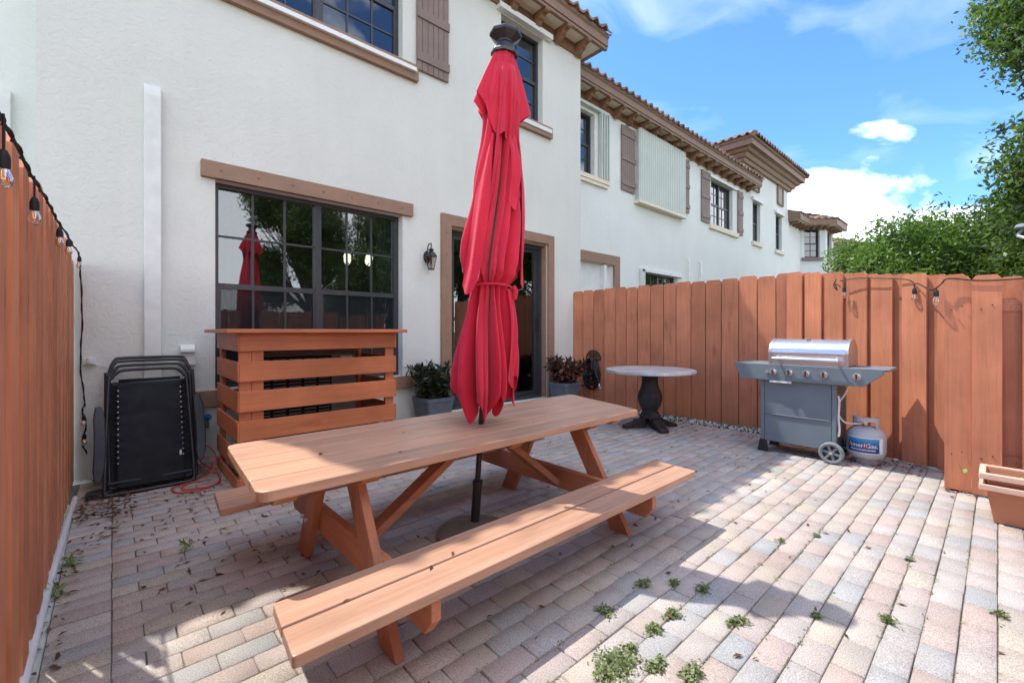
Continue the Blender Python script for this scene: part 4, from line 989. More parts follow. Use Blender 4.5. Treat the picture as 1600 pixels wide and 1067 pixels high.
b.tube([cp(-.27,.10,.02), cp(.27,.10,.02)], .011, 8); b.tube([cp(-.235,.845,.0), cp(.255,.86,.0)], .013, 8)
b.build('frame', 'black', fc, smooth=True)
b = MB(); vs = []; nU, nV = 24, 60
for i in range(nV+1):
    z = lerp(.055, .855, i/nV)
    for j in range(nU+1):
        g = j/nU; u = lerp(-.215, .225, g); e = min(g, 1-g)
        rip = .006*math.sin(i*.9+.8*math.sin(i*.31))*max(0, 1-e*4)*(1 if z > .3 else .3)
        vs.append(cp(u, z, .012+.018*math.sin(PI*g)+rip-.02*(z-.1)*(1-z)))
b.add(vs, [(i*(nU+1)+j, i*(nU+1)+j+1, (i+1)*(nU+1)+j+1, (i+1)*(nU+1)+j) for i in range(nV) for j in range(nU)])
b.build('sling', 'sling', fc, smooth=True, solid=.006)
b = MB(); vs = []
for i in range(7):
    z = lerp(.80, .885, i/6)
    for u in (-.20, .22): vs.append(cp(u, z+.0, -.035-.01*math.sin(PI*i/6)))
b.add(vs, [(2*i,2*i+1,2*i+3,2*i+2) for i in range(6)]); b.build('headrest', 'sling', fc, smooth=True, solid=.03)
b = MB(); b.add([cp(-.255,.06,-.045), cp(.275,.06,-.045), cp(.285,.86,-.05), cp(-.255,.86,-.05)], [(0,1,2,3)]); b.build('seat_sling', 'sling', fc, solid=.006)
for s in (-1, 1):
    lc = MB()
    zz = [.24+.043*i for i in range(14)]
    for i, z in enumerate(zz):
        u = (-.205 if s < 0 else .215); p = cp(u, z, .024)
        ey = MB(); ey.lathe([(.004,0),(.0058,.002),(.0058,-.002)], (0,0,0), 8)
        n0 = len(ey.v)-24
        for k in range(24): x_, y_, z_ = ey.v[n0+k]; ey.v[n0+k] = (p[0]+x_, p[1]-abs(z_), p[2]+y_)
        ey.build('eyelet', 'chrome', fc)
        q = cp((-.27 if s < 0 else .272), z+.022, .02); lc.tube([p, q], .0028, 5)
        if i+1 < len(zz): lc.tube([q, cp(u, zz[i+1], .024)], .0028, 5)
    lc.build('lacing', 'cord', fc)
for u0, z0, z1 in ((-.325, .12, .68), (.335, .17, .72)):
    b = MB(); P = []
    n = 18
    for i in range(n+1): f = i/n; P.append(cp(u0+.012*math.sin(PI*f), lerp(z0, z1, f), .012+.02*math.sin(PI*f)))
    vs = []
    for i, p in enumerate(P):
        f = i/n; w_ = .036*min(1, .55+3*min(f, 1-f))
        for a, h in ((-w_,-.014),(w_,-.014),(w_,.014),(-w_,.014)): vs.append((p[0]+a, p[1]+h, p[2]))
    b.add(vs, [(0,1,2,3),(4*n+3,4*n+2,4*n+1,4*n)]+[(4*i+k,4*i+4+k,4*i+4+(k+1)%4,4*i+(k+1)%4) for i in range(n) for k in range(4)]); b.build('armrest', 'black', fc, bevel=.008)
b = MB(); b.box(-.155, .0, 4.66, 4.74, .012, .05).tube([(-.15,4.78,.03),(.10,4.74,.05)], .014, 8); b.build('foot_tube', 'black', fc, bevel=.006)
MB().box(.24+.19,.24+.205,4.738,4.742,.235,.275).build('care_tag', 'paper', fc)

# ------------------------------------------------------------------ round pedestal table
rt = thing('round_table', 'round zinc topped table on a black turned pedestal beside the fence', 'table', (5.38, 3.16, 0))
c = (5.38, 3.16, 0)
b = MB(); b.lathe([(.0,.745),(.575,.745),(.58,.75),(.58,.782),(.575,.785),(0,.786)], c, 64); b.build('tabletop', 'zinc', rt, smooth=30)
for i in range(40): a = 2*PI*i/40; b = MB(); b.lathe([(.0,.006),(.007,.004),(.009,0)], (c[0]+.581*math.cos(a), c[1]+.581*math.sin(a), .765), 6); b.build('rivet', 'chrome', rt)
sq = [(.115,.135),(.115,.17),(.10,.18),(.10,.205),(.085,.215),(.088,.24),(.115,.30),(.132,.365),(.135,.41),(.125,.47),(.10,.54),(.087,.60),(.087,.67),(.098,.675),(.10,.695),(.088,.70),(.088,.715),(.105,.72),(.105,.744)]
b = MB(); b.lathe([(r*1.22, z) for r, z in sq], c, 8, a0=PI/8+.25); b.build('pedestal', 'blackwood', rt, bevel=.006)
for i in range(4):
    a = .25+PI/4+i*PI/2; b = MB()
    prof = [(.06,.02),(.10,.135),(.16,.125),(.24,.085),(.32,.055),(.37,.045),(.375,.0),(.30,.0),(.24,.02)]
    vs = []
    for s in (-.05, .05):
        for r, z in prof: vs.append((c[0]+r*math.cos(a)-s*math.sin(a)*(1+.25*(r>.28)), c[1]+r*math.sin(a)+s*math.cos(a)*(1+.25*(r>.28)), z+.001))
    n = len(prof); b.add(vs, [tuple(range(n)), tuple(range(2*n-1,n-1,-1))]+[(i_, i_+n, (i_+1)%n+n, (i_+1)%n) for i_ in range(n)]); b.build('foot', 'blackwood', rt, bevel=.008)
b = MB(); b.bar((c[0]-.3,c[1]+.1,.735),(c[0]+.3,c[1]-.1,.735),.07,.02); b.build('top_batten', 'blackwood', rt)

# ------------------------------------------------------------------ gas grill
gr = thing('gas_grill', 'slate blue gas grill with a steel lid standing at the fence', 'grill', (5.45, 1.37, 0))
X0 = 5.20
b = MB(); b.prism([(2.0,.948),(1.985,.90),(1.93,.775),(.85,.775),(.70,.90),(.70,.932),(.655,.948)], 'x', X0, X0+.03); b.build('control_panel', 'slate', gr, bevel=.006)
b = MB(); b.box(X0+.031, 5.66, 1.665, 1.99, .925, .95); b.build('side_shelf', 'slate', gr, bevel=.008)
b = MB(); b.box(X0+.031, 5.66, .66, .965, .925, .95); b.build('side_shelf', 'slate', gr, bevel=.008)
b = MB(); b.box(X0+.031, 5.66, .97, 1.66, .78, .947); b.build('firebox', 'slated', gr, bevel=.01)
b = MB(); b.box(X0+.05, X0+.075, 1.105, 1.705, .12, .774).box(X0+.038, X0+.0495, 1.12, 1.69, .405, .414); b.build('front_panel', 'slate', gr, bevel=.005)
for y0, y1 in ((1.708,1.745),(1.065,1.102)): 
    b = MB(); b.box(X0+.045, X0+.09, y0, y1, .10, .775).box(5.62, 5.66, y0, y1, .10, .775); b.build('leg', 'slate', gr, bevel=.005)
    b = MB(); b.box(X0+.0905, 5.619, y0+.005, y1-.005, .12, .77); b.build('side_panel', 'slated', gr)
b = MB(); b.box(X0+.09, 5.65, 1.105, 1.705, .12, .15); b.build('bottom_shelf', 'slated', gr)
for x in (X0+.065, 5.63):
    b = MB(); b.prism([(1.70,.13),(1.75,.13),(1.775,.0),(1.675,.0)], 'x', x-.03, x+.03); b.build('foot', 'black', gr, bevel=.006)
for x in (X0+.02, 5.60):
    wv = MB(); n = 32; Yc, Zc, R_ = 1.10, .105, .104
    prof = [(R_-.03,-.022),(R_-.012,-.026),(R_,-.015),(R_,.015),(R_-.012,.026),(R_-.03,.022)]
    vs = []; 
    for k in range(n):
        a = 2*PI*k/n
        for r, h in prof: vs.append((x+h, Yc+r*math.cos(a), Zc+r*math.sin(a)))
    wv.add(vs, [(k*6+i, k*6+(i+1)%6, ((k+1)%n)*6+(i+1)%6, ((k+1)%n)*6+i) for k in range(n) for i in range(6)])
    wo = wv.build('wheel', 'rubber', gr, smooth=True)
    sp_ = MB(); sp_.tube([(x-.02,Yc,Zc),(x+.02,Yc,Zc)], .022, 16)
    for k in range(6): a = 2*PI*k/6+.2; sp_.bar((x,Yc,Zc),(x,Yc+.078*math.cos(a),Zc+.078*math.sin(a)),.022,.026,(1,0,0))
    so_ = sp_.build('spokes', 'rubber', wo); MB().tube([(x+.010,Yc,Zc),(x+.014,Yc,Zc)], .076, 24).build('wheel_shadow_disc', 'black', wo)  # black disc added as painted shade in the gaps between spokes
    MB().tube([(x-.025,Yc,Zc),(x-.019,Yc,Zc)], .010, 12).build('hub_cap', 'chrome', wo)
# lid
def lid_prof(k=1.0, o=0):
    P = [(5.235-o,.950),(5.235-o,1.075)]
    for i in range(13):
        t = PI-(PI-.35)*i/12; P.append((5.44+ (.205+o)*math.cos(t)*1.0, 1.075+(.138+o)*math.sin(t)))
    P += [(5.645+o,1.05),(5.645+o,.950)]; return P
b = MB(); b.prism(lid_prof(), 'y', .995, 1.632); lid = b.build('lid', 'steel', gr, smooth=35)
for y0, y1 in ((.965,.994),(1.633,1.662)): b = MB(); b.prism(lid_prof(o=.006), 'y', y0, y1); b.build('end_cap', 'steel2', lid, bevel=.004)
b = MB(); b.tube([(5.145,1.03,1.012),(5.145,1.60,1.012)], .015, 12); 
for y in (1.06, 1.57): b.tube([(5.145,y,1.012),(5.236,y,1.03)], .012, 10)
b.build('handle', 'chrome', lid, smooth=True)
b = MB(); a = math.radians(118); pc_ = (5.44+.205*math.cos(a), 1.075+.138*math.sin(a)); nn = Vector((math.cos(a)/.205,0,math.sin(a)/.138)).normalized()
q = Vector((pc_[0],1.315,pc_[1])); b.tube([q-nn*.004, q+nn*.010], .034, 20); th = b.build('thermometer', 'chrome', lid, smooth=30)
b = MB(); b.tube([q+nn*.0102, q+nn*.0112], .027, 20); b.build('dial', 'slated', th)
# raised lettering strokes, worn to illegible marks
b = MB(); a = math.radians(150); pp = Vector((5.44+.205*math.cos(a), 0, 1.075+.138*math.sin(a))); n2_ = Vector((math.cos(a)/.205,0,math.sin(a)/.138)).normalized(); tt = Vector((0,1,0)).cross(n2_)
for i in range(7):
    yc = 1.41-i*.031; h = .011+.003*(i%3)
    b.bar(Vector((pp.x,yc,pp.z))+n2_*.001-tt*h, Vector((pp.x,yc,pp.z))+n2_*.001+tt*h, .006, .004, n2_)
    if i % 2: b.bar(Vector((pp.x,yc,pp.z))+n2_*.001-tt*h, Vector((pp.x,yc-.018,pp.z))+n2_*.001+tt*h, .005, .004, n2_)
    else: b.bar(Vector((pp.x,yc+.003,pp.z))+n2_*.001+tt*h, Vector((pp.x,yc-.017,pp.z))+n2_*.001+tt*h, .005, .004, n2_)
b.build('lettering', 'whiteprint', lid)
for y in (1.605, 1.455, 1.305, 1.155, .895):
    b = MB(); b.tube([(X0-.012,y,.868),(X0-.001,y,.868)], .034, 24); b.tube([(X0-.03,y,.868),(X0-.0125,y,.868)], .024, 20); kn = b.build('knob', 'chrome', gr, smooth=30)
    b = MB(); b.bar((X0-.034,y,.842),(X0-.034,y,.894),.012,.012,(1,0,0)); b.build('grip', 'black', kn, bevel=.002)
b = MB(); b.tube([(X0-.02,1.665,.862),(X0-.001,1.665,.862)], .016, 16); b.build('igniter', 'chrome', gr, smooth=30)
b = MB(); b.box(X0-.002, X0+.02, 1.44, 1.64, .755, .774); b.build('warning_sticker', 'paper', gr)
b = MB(); b.tube(spline([(X0+.10,1.06,.66),(X0+.09,1.05,.60),(X0+.085,1.055,.45),(X0+.09,1.05,.30),(X0+.08,1.055,.27),(X0+.075,1.045,.33),(X0+.08,1.05,.40)], 6), .010, 6); b.build('tag_strap', 'paper', gr)
# gas hose up from the bottle
tk = thing('propane_tank', 'grey propane tank with a blue printed label beside the grill wheel', 'gas tank', (5.53, .88, 0))
TC = (5.53, .88, 0)
b = MB(); b.lathe([(.03,.035),(.10,.045),(.142,.075),(.157,.12),(.158,.27),(.152,.30),(.135,.325),(.10,.35),(.06,.362),(0,.366)], TC, 48); b.build('body', 'tank', tk, smooth=True)
b = MB(); b.lathe([(.105,.0),(.11,.003),(.108,.05),(.10,.05)], TC, 36); b.build('foot_ring', 'tankrust', tk, smooth=40)
b = MB(); vs = []; n = 30
va = math.atan2(-TC[1], -TC[0])
for i in range(n+1):
    a = va-.15+lerp(-2.25, 2.25, i/n)+PI*0
    hi = .455 if abs(i-n/2) > 5 else .455
    lo_ = .345 if not (9 <= i <= 21) else .415
    for r in (.100, .104):
        for z in (lo_, hi): vs.append((TC[0]+r*math.cos(a+PI*.0), TC[1]+r*math.sin(a), z))
fs = []
for i in range(n):
    o = 4*i; p_ = o+4; fs += [(o,o+1,p_+1,p_), (o+2,p_+2,p_+3,o+3), (o+1,o+3,p_+3,p_+1), (o,p_,p_+2,o+2)]
fs += [(0,2,3,1),(4*n,4*n+1,4*n+3,4*n+2)]
b.add(vs, fs); b.build('collar', 'tank', tk)
b = MB(); b.lathe([(.03,.36),(.03,.385),(.022,.39),(.022,.42),(.0,.425)], TC, 12); b.tube([(TC[0],TC[1],.40),(TC[0]-.06,TC[1]-.005,.40)], .017, 10); b.tube([(TC[0]-.02,TC[1]+.045,.40),(TC[0]+.0,TC[1],.405)], .015, 10); b.lathe([(.04,.425),(.042,.44),(.035,.447),(0,.447)], TC, 10); b.build('valve', 'brass', tk, smooth=35)
m, ntl, out = new_mat('printed_label'); bs = principled(ntl, out, .4, .5)
tcx = N(ntl, 'ShaderNodeTexCoord'); sx = N(ntl, 'ShaderNodeSeparateXYZ'); LK(ntl, tcx.outputs['Object'], sx.inputs[0])
mr = N(ntl, 'ShaderNodeMapRange'); mr.inputs['From Min'].default_value = .11; mr.inputs['From Max'].default_value = .275; LK(ntl, sx.outputs['Z'], mr.inputs['Value'])
nz = N(ntl, 'ShaderNodeTexNoise', i_Scale=26.0, i_Detail=3.0); LK(ntl, tcx.outputs['Object'], nz.inputs['Vector'])
ma = N(ntl, 'ShaderNodeMath', operation='MULTIPLY_ADD'); ma.inputs[1].default_value = .35; LK(ntl, nz.outputs['Fac'], ma.inputs[0]); LK(ntl, mr.outputs[0], ma.inputs[2])
rl = ramp(ntl, [(.15, (.012,.022,.16)), (.55, (.01,.05,.24)), (.85, (.02,.17,.42)), (1.1, (.05,.33,.55))]); LK(ntl, ma.outputs[0], rl.inputs[0]); LK(ntl, rl.outputs[0], bs.inputs['Base Color'])
M['labelblue'] = m
def wrap_patch(name, mat, a0, a1, z0, z1, R_, parent):
    b_ = MB(); n_ = 28; vs_ = []
    for i in range(n_+1):
        a_ = lerp(a0, a1, i/n_)
        for z_ in (z0, z1): vs_.append((TC[0]+R_*math.cos(a_), TC[1]+R_*math.sin(a_), z_))
    b_.add(vs_, [(2*i,2*i+2,2*i+3,2*i+1) for i in range(n_)]); return b_.build(name, mat, parent, smooth=True)
lc_ = va-.10
lb = wrap_patch('label', 'labelblue', lc_-.92, lc_+.78, .125, .262, .1594, tk)
wrap_patch('label_border', 'whiteprint', lc_-.945, lc_+1.0, .118, .269, .1588, lb)
def wrap_text(txt, size, ang, z, mat, R_, parent, bold=0.0, name='lettering'):
    cu = bpy.data.curves.new('lettering', 'FONT'); cu.body = txt; cu.size = size; cu.align_x = 'CENTER'; cu.offset = bold; cu.resolution_u = 3
    ob = bpy.data.objects.new('lettering_curve', cu); COL.objects.link(ob)
    dg_ = bpy.context.evaluated_depsgraph_get(); me = bpy.data.meshes.new_from_object(ob.evaluated_get(dg_)); bpy.data.objects.remove(ob)
    off = Vector(TC)
    for v in me.vertices:
        a_ = ang+v.co.x/R_; v.co = Vector((TC[0]+R_*math.cos(a_), TC[1]+R_*math.sin(a_), z+v.co.y))-off
    me.materials.clear(); me.materials.append(M[mat]); o = bpy.data.objects.new(name, me); COL.objects.link(o); o.parent = parent; return o
wrap_text('AmeriGas.', .058, lc_-.07, .176, 'navyprint', .1597, lb, .0035)
wrap_text('AmeriGas.', .058, lc_-.07, .176, 'whiteprint', .1600, lb, .0006)
# the two capitals are printed red over the white
cu = None
wrap_text('A', .058, lc_-.07-.745, .176, 'red', .1603, lb, .001); wrap_text('G', .058, lc_-.07+.135, .176, 'red', .1603, lb, .001)
wrap_text('PROPANE EXCHANGE', .0205, lc_-.07, .145, 'whiteprint', .1600, lb, .0005)
gh = thing('gas_hose', 'thin grey gas hose curving from the grill down to the propane tank', 'hose', (5.42, 1.0, .5))
b = MB(); b.tube(spline([(5.40,.99,.77),(5.40,1.02,.68),(5.38,1.08,.56),(5.39,1.07,.45),(5.42,1.02,.385),(5.47,.93,.385),(5.51,.90,.395)], 8), .009, 8); b.build('tube', 'offwhite', gh, smooth=True)

# ------------------------------------------------------------------ terracotta window boxes, nested
def planter(name, label, cx, cy, z0, s=1.0):
    t = thing(name, label, 'planter', (cx, cy, z0), group=None)
    def ring(hx, hy, z): return [(cx+sx*hx, cy+sy*hy, z0+z) for sx, sy in ((-1,-1),(1,-1),(1,1),(-1,1))]
    hx0, hy0, hx1, hy1, h = .085, .355, .125, .395, .255
    vs = ring(hx0,hy0,0)+ring(hx1,hy1,h)+ring(hx1-.006,hy1-.006,h)+ring(hx0-.004,hy0-.004,.012)
    b = MB(); b.add(vs, [(3,2,1,0)]+[(i,(i+1)%4,(i+1)%4+4,i+4) for i in range(4)]+[(4+i,4+(i+1)%4,8+(i+1)%4,8+i) for i in range(4)]+[(8+i,8+(i+1)%4,12+(i+1)%4,12+i) for i in range(4)]+[(12,13,14,15)])
    b.build('body', 'terracotta', t, bevel=.005)
    r = MB(); o1, o2 = .030, .0
    A_ = ring(hx1+o1,hy1+o1,h-.032); B_ = ring(hx1+o1,hy1+o1,h+.008); C_ = ring(hx1-.004,hy1-.004,h+.008); D_ = ring(hx1+.001,hy1+.001,h-.032)
    r.add(A_+B_+C_+D_, [(i,(i+1)%4,(i+1)%4+4,i+4) for i in range(4)]+[(4+i,4+(i+1)%4,8+(i+1)%4,8+i) for i in range(4)]+[(i+12,(i+1)%4+12,(i+1)%4,i) for i in range(4)]+[(8+i,8+(i+1)%4,12+(i+1)%4,12+i) for i in range(4)])
    r.build('rim', 'sunlitrim', t, bevel=.006); return t
planter('planter_box', 'terracotta window box standing on the pavers, lower of the nested pair', 4.515, -.335, .003)
planter('planter_box', 'terracotta window box with green seedlings, stacked inside another one', 4.515, -.335, .078)
P = np.array([(4.515+RNG.normal(0,.05), -.22+RNG.normal(0,.11),   .272+RNG.random()*.03) for _ in range(70)]); v, q = leaves(P, .035, .022, flat=.6)
tag(np_mesh('seedling', v, q, 'weed2', rnd=.5+.5*RNG.random(70)), 'bright green seedlings growing inside the upper terracotta box', 'seedlings')
b = MB(); b.box(4.43, 4.60, -.69, .02, .20, .262); tag(b.build('potting_soil', 'soil'), 'brown soil inside the upper terracotta box', 'soil', kind='stuff')

# ------------------------------------------------------------------ pots and crotons
def pot_plant(cx, cy, plabel, slabel, mat, hh, spread, seed):
    t = thing('flower_pot', plabel, 'pot', (cx, cy, 0))
    b = MB(); h0, h1, H_ = .155, .20, .445
    def ring(h, z, r=.04):
        o = []
        for k, (sx, sy) in enumerate(((-1,-1),(1,-1),(1,1),(-1,1))):
            for j in range(4):
                a = PI+k*PI/2+j*PI/6; o.append((cx+sx*(h-r)+r*math.cos(a), cy+sy*(h-r)+r*math.sin(a), z))
        return o
    R_ = [ring(h0,.003), ring(h1,H_-.05), ring(h1+.008,H_-.045), ring(h1+.01,H_), ring(h1-.015,H_), ring(h1-.02,H_-.06)]
    vs = sum(R_, []); n = 16
    b.add(vs, [tuple(range(n-1,-1,-1)), tuple(5*n+i for i in range(n))]+[(j*n+i, j*n+(i+1)%n, (j+1)*n+(i+1)%n, (j+1)*n+i) for j in range(5) for i in range(n)])
    b.build('body', 'pot', t, smooth=35); s_ = MB(); s_.box(cx-.165,cx+.165,cy-.165,cy+.165,H_-.065,H_-.052); s_.build('soil', 'soil', t)
    p = thing('croton_shrub', slabel, 'plant', (cx, cy, H_-.05)); rg = random.Random(seed)
    st = MB(); cs = []; dirs = []
    for i in range(34):
        a = rg.random()*6.28; r0 = .11*math.sqrt(rg.random()); r1 = r0+spread*rg.uniform(.15,1); hz = hh*rg.uniform(.35,1)
        a2 = a+rg.uniform(-.4,.4)
        p0 = Vector((cx+r0*math.cos(a), cy+r0*math.sin(a), H_-.05)); p1 = Vector((cx+r1*math.cos(a2), cy+r1*math.sin(a2), H_+hz)); pm = p0.lerp(p1,.5)+Vector((0,0,.05))
        C_ = spline([p0,pm,p1], 6); st.tube(C_, .004, 5)
        for k, c_ in enumerate(C_[3:]):
            for _ in range(5): cs.append(c_+Vector((rg.uniform(-.015,.015),rg.uniform(-.015,.015),rg.uniform(-.01,.02))))
    st.build('stem', 'bark', p)
    v, q = leaves(np.array([tuple(c_) for c_ in cs]), .105, .034, droop=-.25); off = np.array((cx, cy, H_-.05))
    rr = RNG.random(len(cs)); np_mesh('foliage', v-off, q, mat, p, rnd=rr, smooth=True)
pot_plant(3.10, 4.95, 'grey square planter by the wall between bar and sliding door', 'dark croton shrub by the wall between bar and sliding door', 'croton', .40, .22, 3)
pot_plant(5.62, 4.88, 'grey square planter in the corner next to the hose hanger', 'bronze leaved croton shrub in the corner next to the hose hanger', 'croton2', .36, .24, 9)

# ------------------------------------------------------------------ hose and hanger
hh = thing('hose_hanger', 'black scrolled cast iron hose hanger on the fence', 'hose hanger', (6.29, 4.79, .8))
b = MB(); Yc, Zc = 4.79, .80; x = 6.275
arc = [(x, Yc+.155*math.cos(a), Zc+.155*math.sin(a)) for a in [PI*i/20 for i in range(21)]]; b.tube(arc, .011, 8); b.tube([(x,Yc-.155,Zc),(x,Yc+.155,Zc)], .010, 8)
for a in (.45, 1.05, PI/2, PI-1.05, PI-.45): b.tube([(x,Yc,Zc),(x,Yc+.15*math.cos(a),Zc+.15*math.sin(a))], .006, 6)
for a in (.75, 1.31, PI-1.31, PI-.75):
    cc = (Yc+.10*math.cos(a), Zc+.10*math.sin(a)); b.tube([(x,cc[0]+.024*math.cos(t),cc[1]+.024*math.sin(t)) for t in [2*PI*i/12 for i in range(12)]], .006, 6, True)
b.tube([(x,Yc-.09,Zc-.02),(x-.14,Yc-.09,Zc-.02)], .012, 8); b.tube([(x,Yc+.09,Zc-.02),(x-.14,Yc+.09,Zc-.02)], .012, 8); b.tube([(x-.14,Yc+.11,Zc+.03),(x-.14,Yc+.11,Zc-.10)], .01, 6); b.tube([(x-.14,Yc-.11,Zc+.03),(x-.14,Yc-.11,Zc-.10)], .01, 6)
b.build('bracket', 'iron', hh, smooth=True)
gh = thing('garden_hose', 'black garden hose coiled on the hanger with a metal nozzle', 'hose', (6.22, 4.79, .6))
pts = []
rg = random.Random(4)
for i in range(14*16):
    k = i/16; a = 2*PI*k; q_ = int(k)%5; ry = .165-.026*q_+.008*rg.random(); rz = .27-.038*q_
    pts.append((6.258-.012*(k%9)+.006*math.sin(a), Yc+ry*math.sin(a), Zc+.02-rz+rz*math.cos(a)-.0))
pts += [(6.13,4.62,.55),(6.12,4.57,.47),(6.13,4.555,.40)]
b = MB(); b.tube(pts, .0125, 8); b.build('tube', 'hose', gh, smooth=True)
b = MB(); b.tube(spline([(6.2,4.72,.40),(6.2,4.84,.36),(6.2,5.0,.33),(6.2,5.15,.36)], 6), .0125, 8); b.build('tube', 'hose', gh, smooth=True)
b = MB(); b.tube([(6.13,4.555,.40),(6.12,4.55,.36),(6.11,4.53,.335)], [.014,.017,.012], 10); b.tube([(6.115,4.55,.362),(6.08,4.50,.345)], [.015,.022], 10); b.build('nozzle', 'chrome', gh, smooth=True)

# ------------------------------------------------------------------ wall lantern
wl = thing('wall_lantern', 'small black glass lantern on the wall beside the sliding door', 'lantern', (3.20, W0, 2.28))
lx, ly = 3.18, W0-.15
b = MB(); b.lathe([(.0,0),(.05,.0),(.058,.012),(.05,.022),(0,.024)], (0,0,0), 20); b.v = [(lx+.02+x, W0-.002-z, 2.31+y*1.5) for x, y, z in b.v]; b.build('backplate', 'black', wl, smooth=True)
b = MB(); b.tube(spline([(lx+.01,W0-.02,2.32),(lx+.005,W0-.045,2.40),(lx,W0-.09,2.47),(lx,ly-.0,2.475),(lx,ly,2.43)], 6), .008, 8); b.tube([(lx,ly-.014+.014*math.cos(a)+.014,2.425+.016*math.sin(a)) for a in [2*PI*i/12 for i in range(12)]], .0035, 6, True); b.build('arm', 'black', wl, smooth=True)
b = MB(); b.lathe([(.012,2.415),(.035,2.395),(.045,2.385),(.02,2.375),(.06,2.345),(.088,2.305),(.088,2.295),(.07,2.293)], (lx,ly,0), 6); b.build('roof', 'black', wl)
b = MB()
for i in range(6): a = i*PI/3; b.tube([(lx+.082*math.cos(a),ly+.082*math.sin(a),2.296),(lx+.045*math.cos(a),ly+.045*math.sin(a),2.13)], .0045, 5)
b.lathe([(.0,2.122),(.047,2.122),(.047,2.134),(.04,2.137)], (lx,ly,0), 6); b.build('frame', 'black', wl)
b = MB(); b.lathe([(.042,2.135),(.078,2.293)], (lx,ly,0), 6); b.build('glass', 'lampglass', wl)
b = MB(); b.lathe([(.012,2.29),(.014,2.24),(.012,2.20)], (lx,ly,0), 10); b.build('bulb_holder', 'black', wl)

# ------------------------------------------------------------------ string lights
def bulb(parent, p, drop=.05, s=1.0):
    x, y, z = p
    k = MB(); k.tube([(x,y,z),(x,y,z-drop)], .0045*s, 6); k.lathe([(.010*s,-drop+.012),(.017*s,-drop),(.0195*s,-drop-.012*s),(.0195*s,-drop-.05*s),(.015*s,-drop-.052*s)], (x,y,z), 14)
    so_ = k.build('socket', 'cord', parent, smooth=40)
    g = MB(); zz = z-drop-.05*s; g.lathe([(.013*s,0),(.018*s,-.015*s),(.026*s,-.035*s),(.0275*s,-.05*s),(.024*s,-.066*s),(.014*s,-.078*s),(0,-.081*s)], (x,y,zz), 16); g.build('bulb', 'bulbglass', so_, smooth=True)
    f = MB(); f.tube([(x-.006*s,y,zz-.01*s),(x-.004*s,y,zz-.045*s),(x+.004*s,y,zz-.045*s),(x+.006*s,y,zz-.01*s)], .0012*s, 5); f.build('filament', 'filament', so_)
sl_ = thing('string_lights', 'black string of clear bulbs draped along the fence top by the folded chair', 'string lights', (-.23, 3, 1.8))
cordp = [(-.235,-.6,1.96),(-.235,.4,1.90),(-.225,1.1,1.93),(-.215,1.62,1.86),(-.215,1.80,1.855),(-.215,2.03,1.862),(-.215,2.3,1.855),(-.215,2.72,1.875),(-.215,3.05,1.88),(-.215,3.33,1.88),(-.21,3.88,1.90),(-.205,4.4,1.90),(-.205,5.0,1.93),(-.20,5.20,1.80),(-.19,5.235,1.4),(-.20,5.235,1.0),(-.175,5.235,.70),(-.19,5.23,.62),(-.165,5.23,.50),(-.19,5.23,.36),(-.16,5.235,.25)]
b = MB(); C_ = spline(cordp, 10); b.tube(C_, .0048, 6); 
for i in range(0, 118, 1): pass
b.tube([p+Vector((.006*math.sin(i*.9),0,.006*math.cos(i*.9))) for i, p in enumerate(C_)], .0034, 5); b.build('cord', 'cord', sl_, smooth=True)
for p, d_ in (((-.205,1.70,1.852),.13),((-.205,2.30,1.85),.11),((-.205,3.31,1.875),.06),((-.20,3.86,1.895),.05),((-.195,4.93,1.925),.05),((-.18,5.21,.60),.03),((-.175,5.21,.44),.03),((-.215,.95,1.90),.045),((-.22,.2,1.87),.045)): bulb(sl_, p, d_*.8, .66)
sr_ = thing('string_lights', 'thin string of clear bulbs hung along the sunlit fence top by the gate', 'string lights', (5.6, .7, 1.8))
b = MB(); cp_ = [(5.93,1.17,1.85),(5.87,1.0,1.86),(5.79,.80,1.835),(5.73,.60,1.80),(5.70,.54,1.755),(5.60,.50,1.74),(5.30,.40,1.66),(5.06,.345,1.655),(5.035,.31,1.69),(5.035,.27,1.725),(5.035,.1,1.695),(5.035,-.1,1.69),(5.035,-.35,1.71),(5.035,-.8,1.69)]
b.tube(spline(cp_, 10), .0055, 6); b.tube(spline([(5.92,1.20,1.87),(5.90,1.22,1.80),(5.91,1.19,1.75),(5.92,1.21,1.82),(5.92,1.16,1.78)], 6), .005, 6); b.build('cord', 'cord', sr_, smooth=True)
for p, d_ in (((5.90,1.125,1.80),.03),((5.70,.54,1.745),.045),((5.045,.345,1.655),.025)): bulb(sr_, p, d_, .9)

# ------------------------------------------------------------------ cords, pipe, small things
ec = MB(); ec.tube(spline([(.62,5.05,.012),(.55,4.85,.16),(.68,4.7,.14),(.60,4.6,.02),(.50,4.62,.012),(.36,4.55,.012),(.40,4.38,.012),(.55,4.36,.012),(.68,4.5,.012),(.70,4.75,.03),(.60,4.95,.10),(.66,5.0,.22),(.72,4.9,.10),(.58,4.75,.012),(.42,4.5,.014),(.5,4.4,.014),(.66,4.42,.014),(.70,4.6,.014)], 8), .006, 6)
tag(ec.build('extension_cord', 'orange', smooth=True), 'red extension cord in loose loops on the pavers beside the slatted bar', 'cord')
wc = MB(); wc.tube(spline([(-.145,W0-.05,1.035),(-.05,W0-.06,.99),(.06,W0-.05,.92),(.15,W0-.04,.86),(.2,W0-.04,.6),(.2,W0-.05,.1)], 6), .005, 6); tag(wc.build('cable', 'offwhite', smooth=True), 'white cable running from the wall socket down behind the folded chair', 'cable')
fq = thing('garden_tap', 'blue handled garden tap on the wall beside the slatted bar', 'tap', (.66, W0, .40))
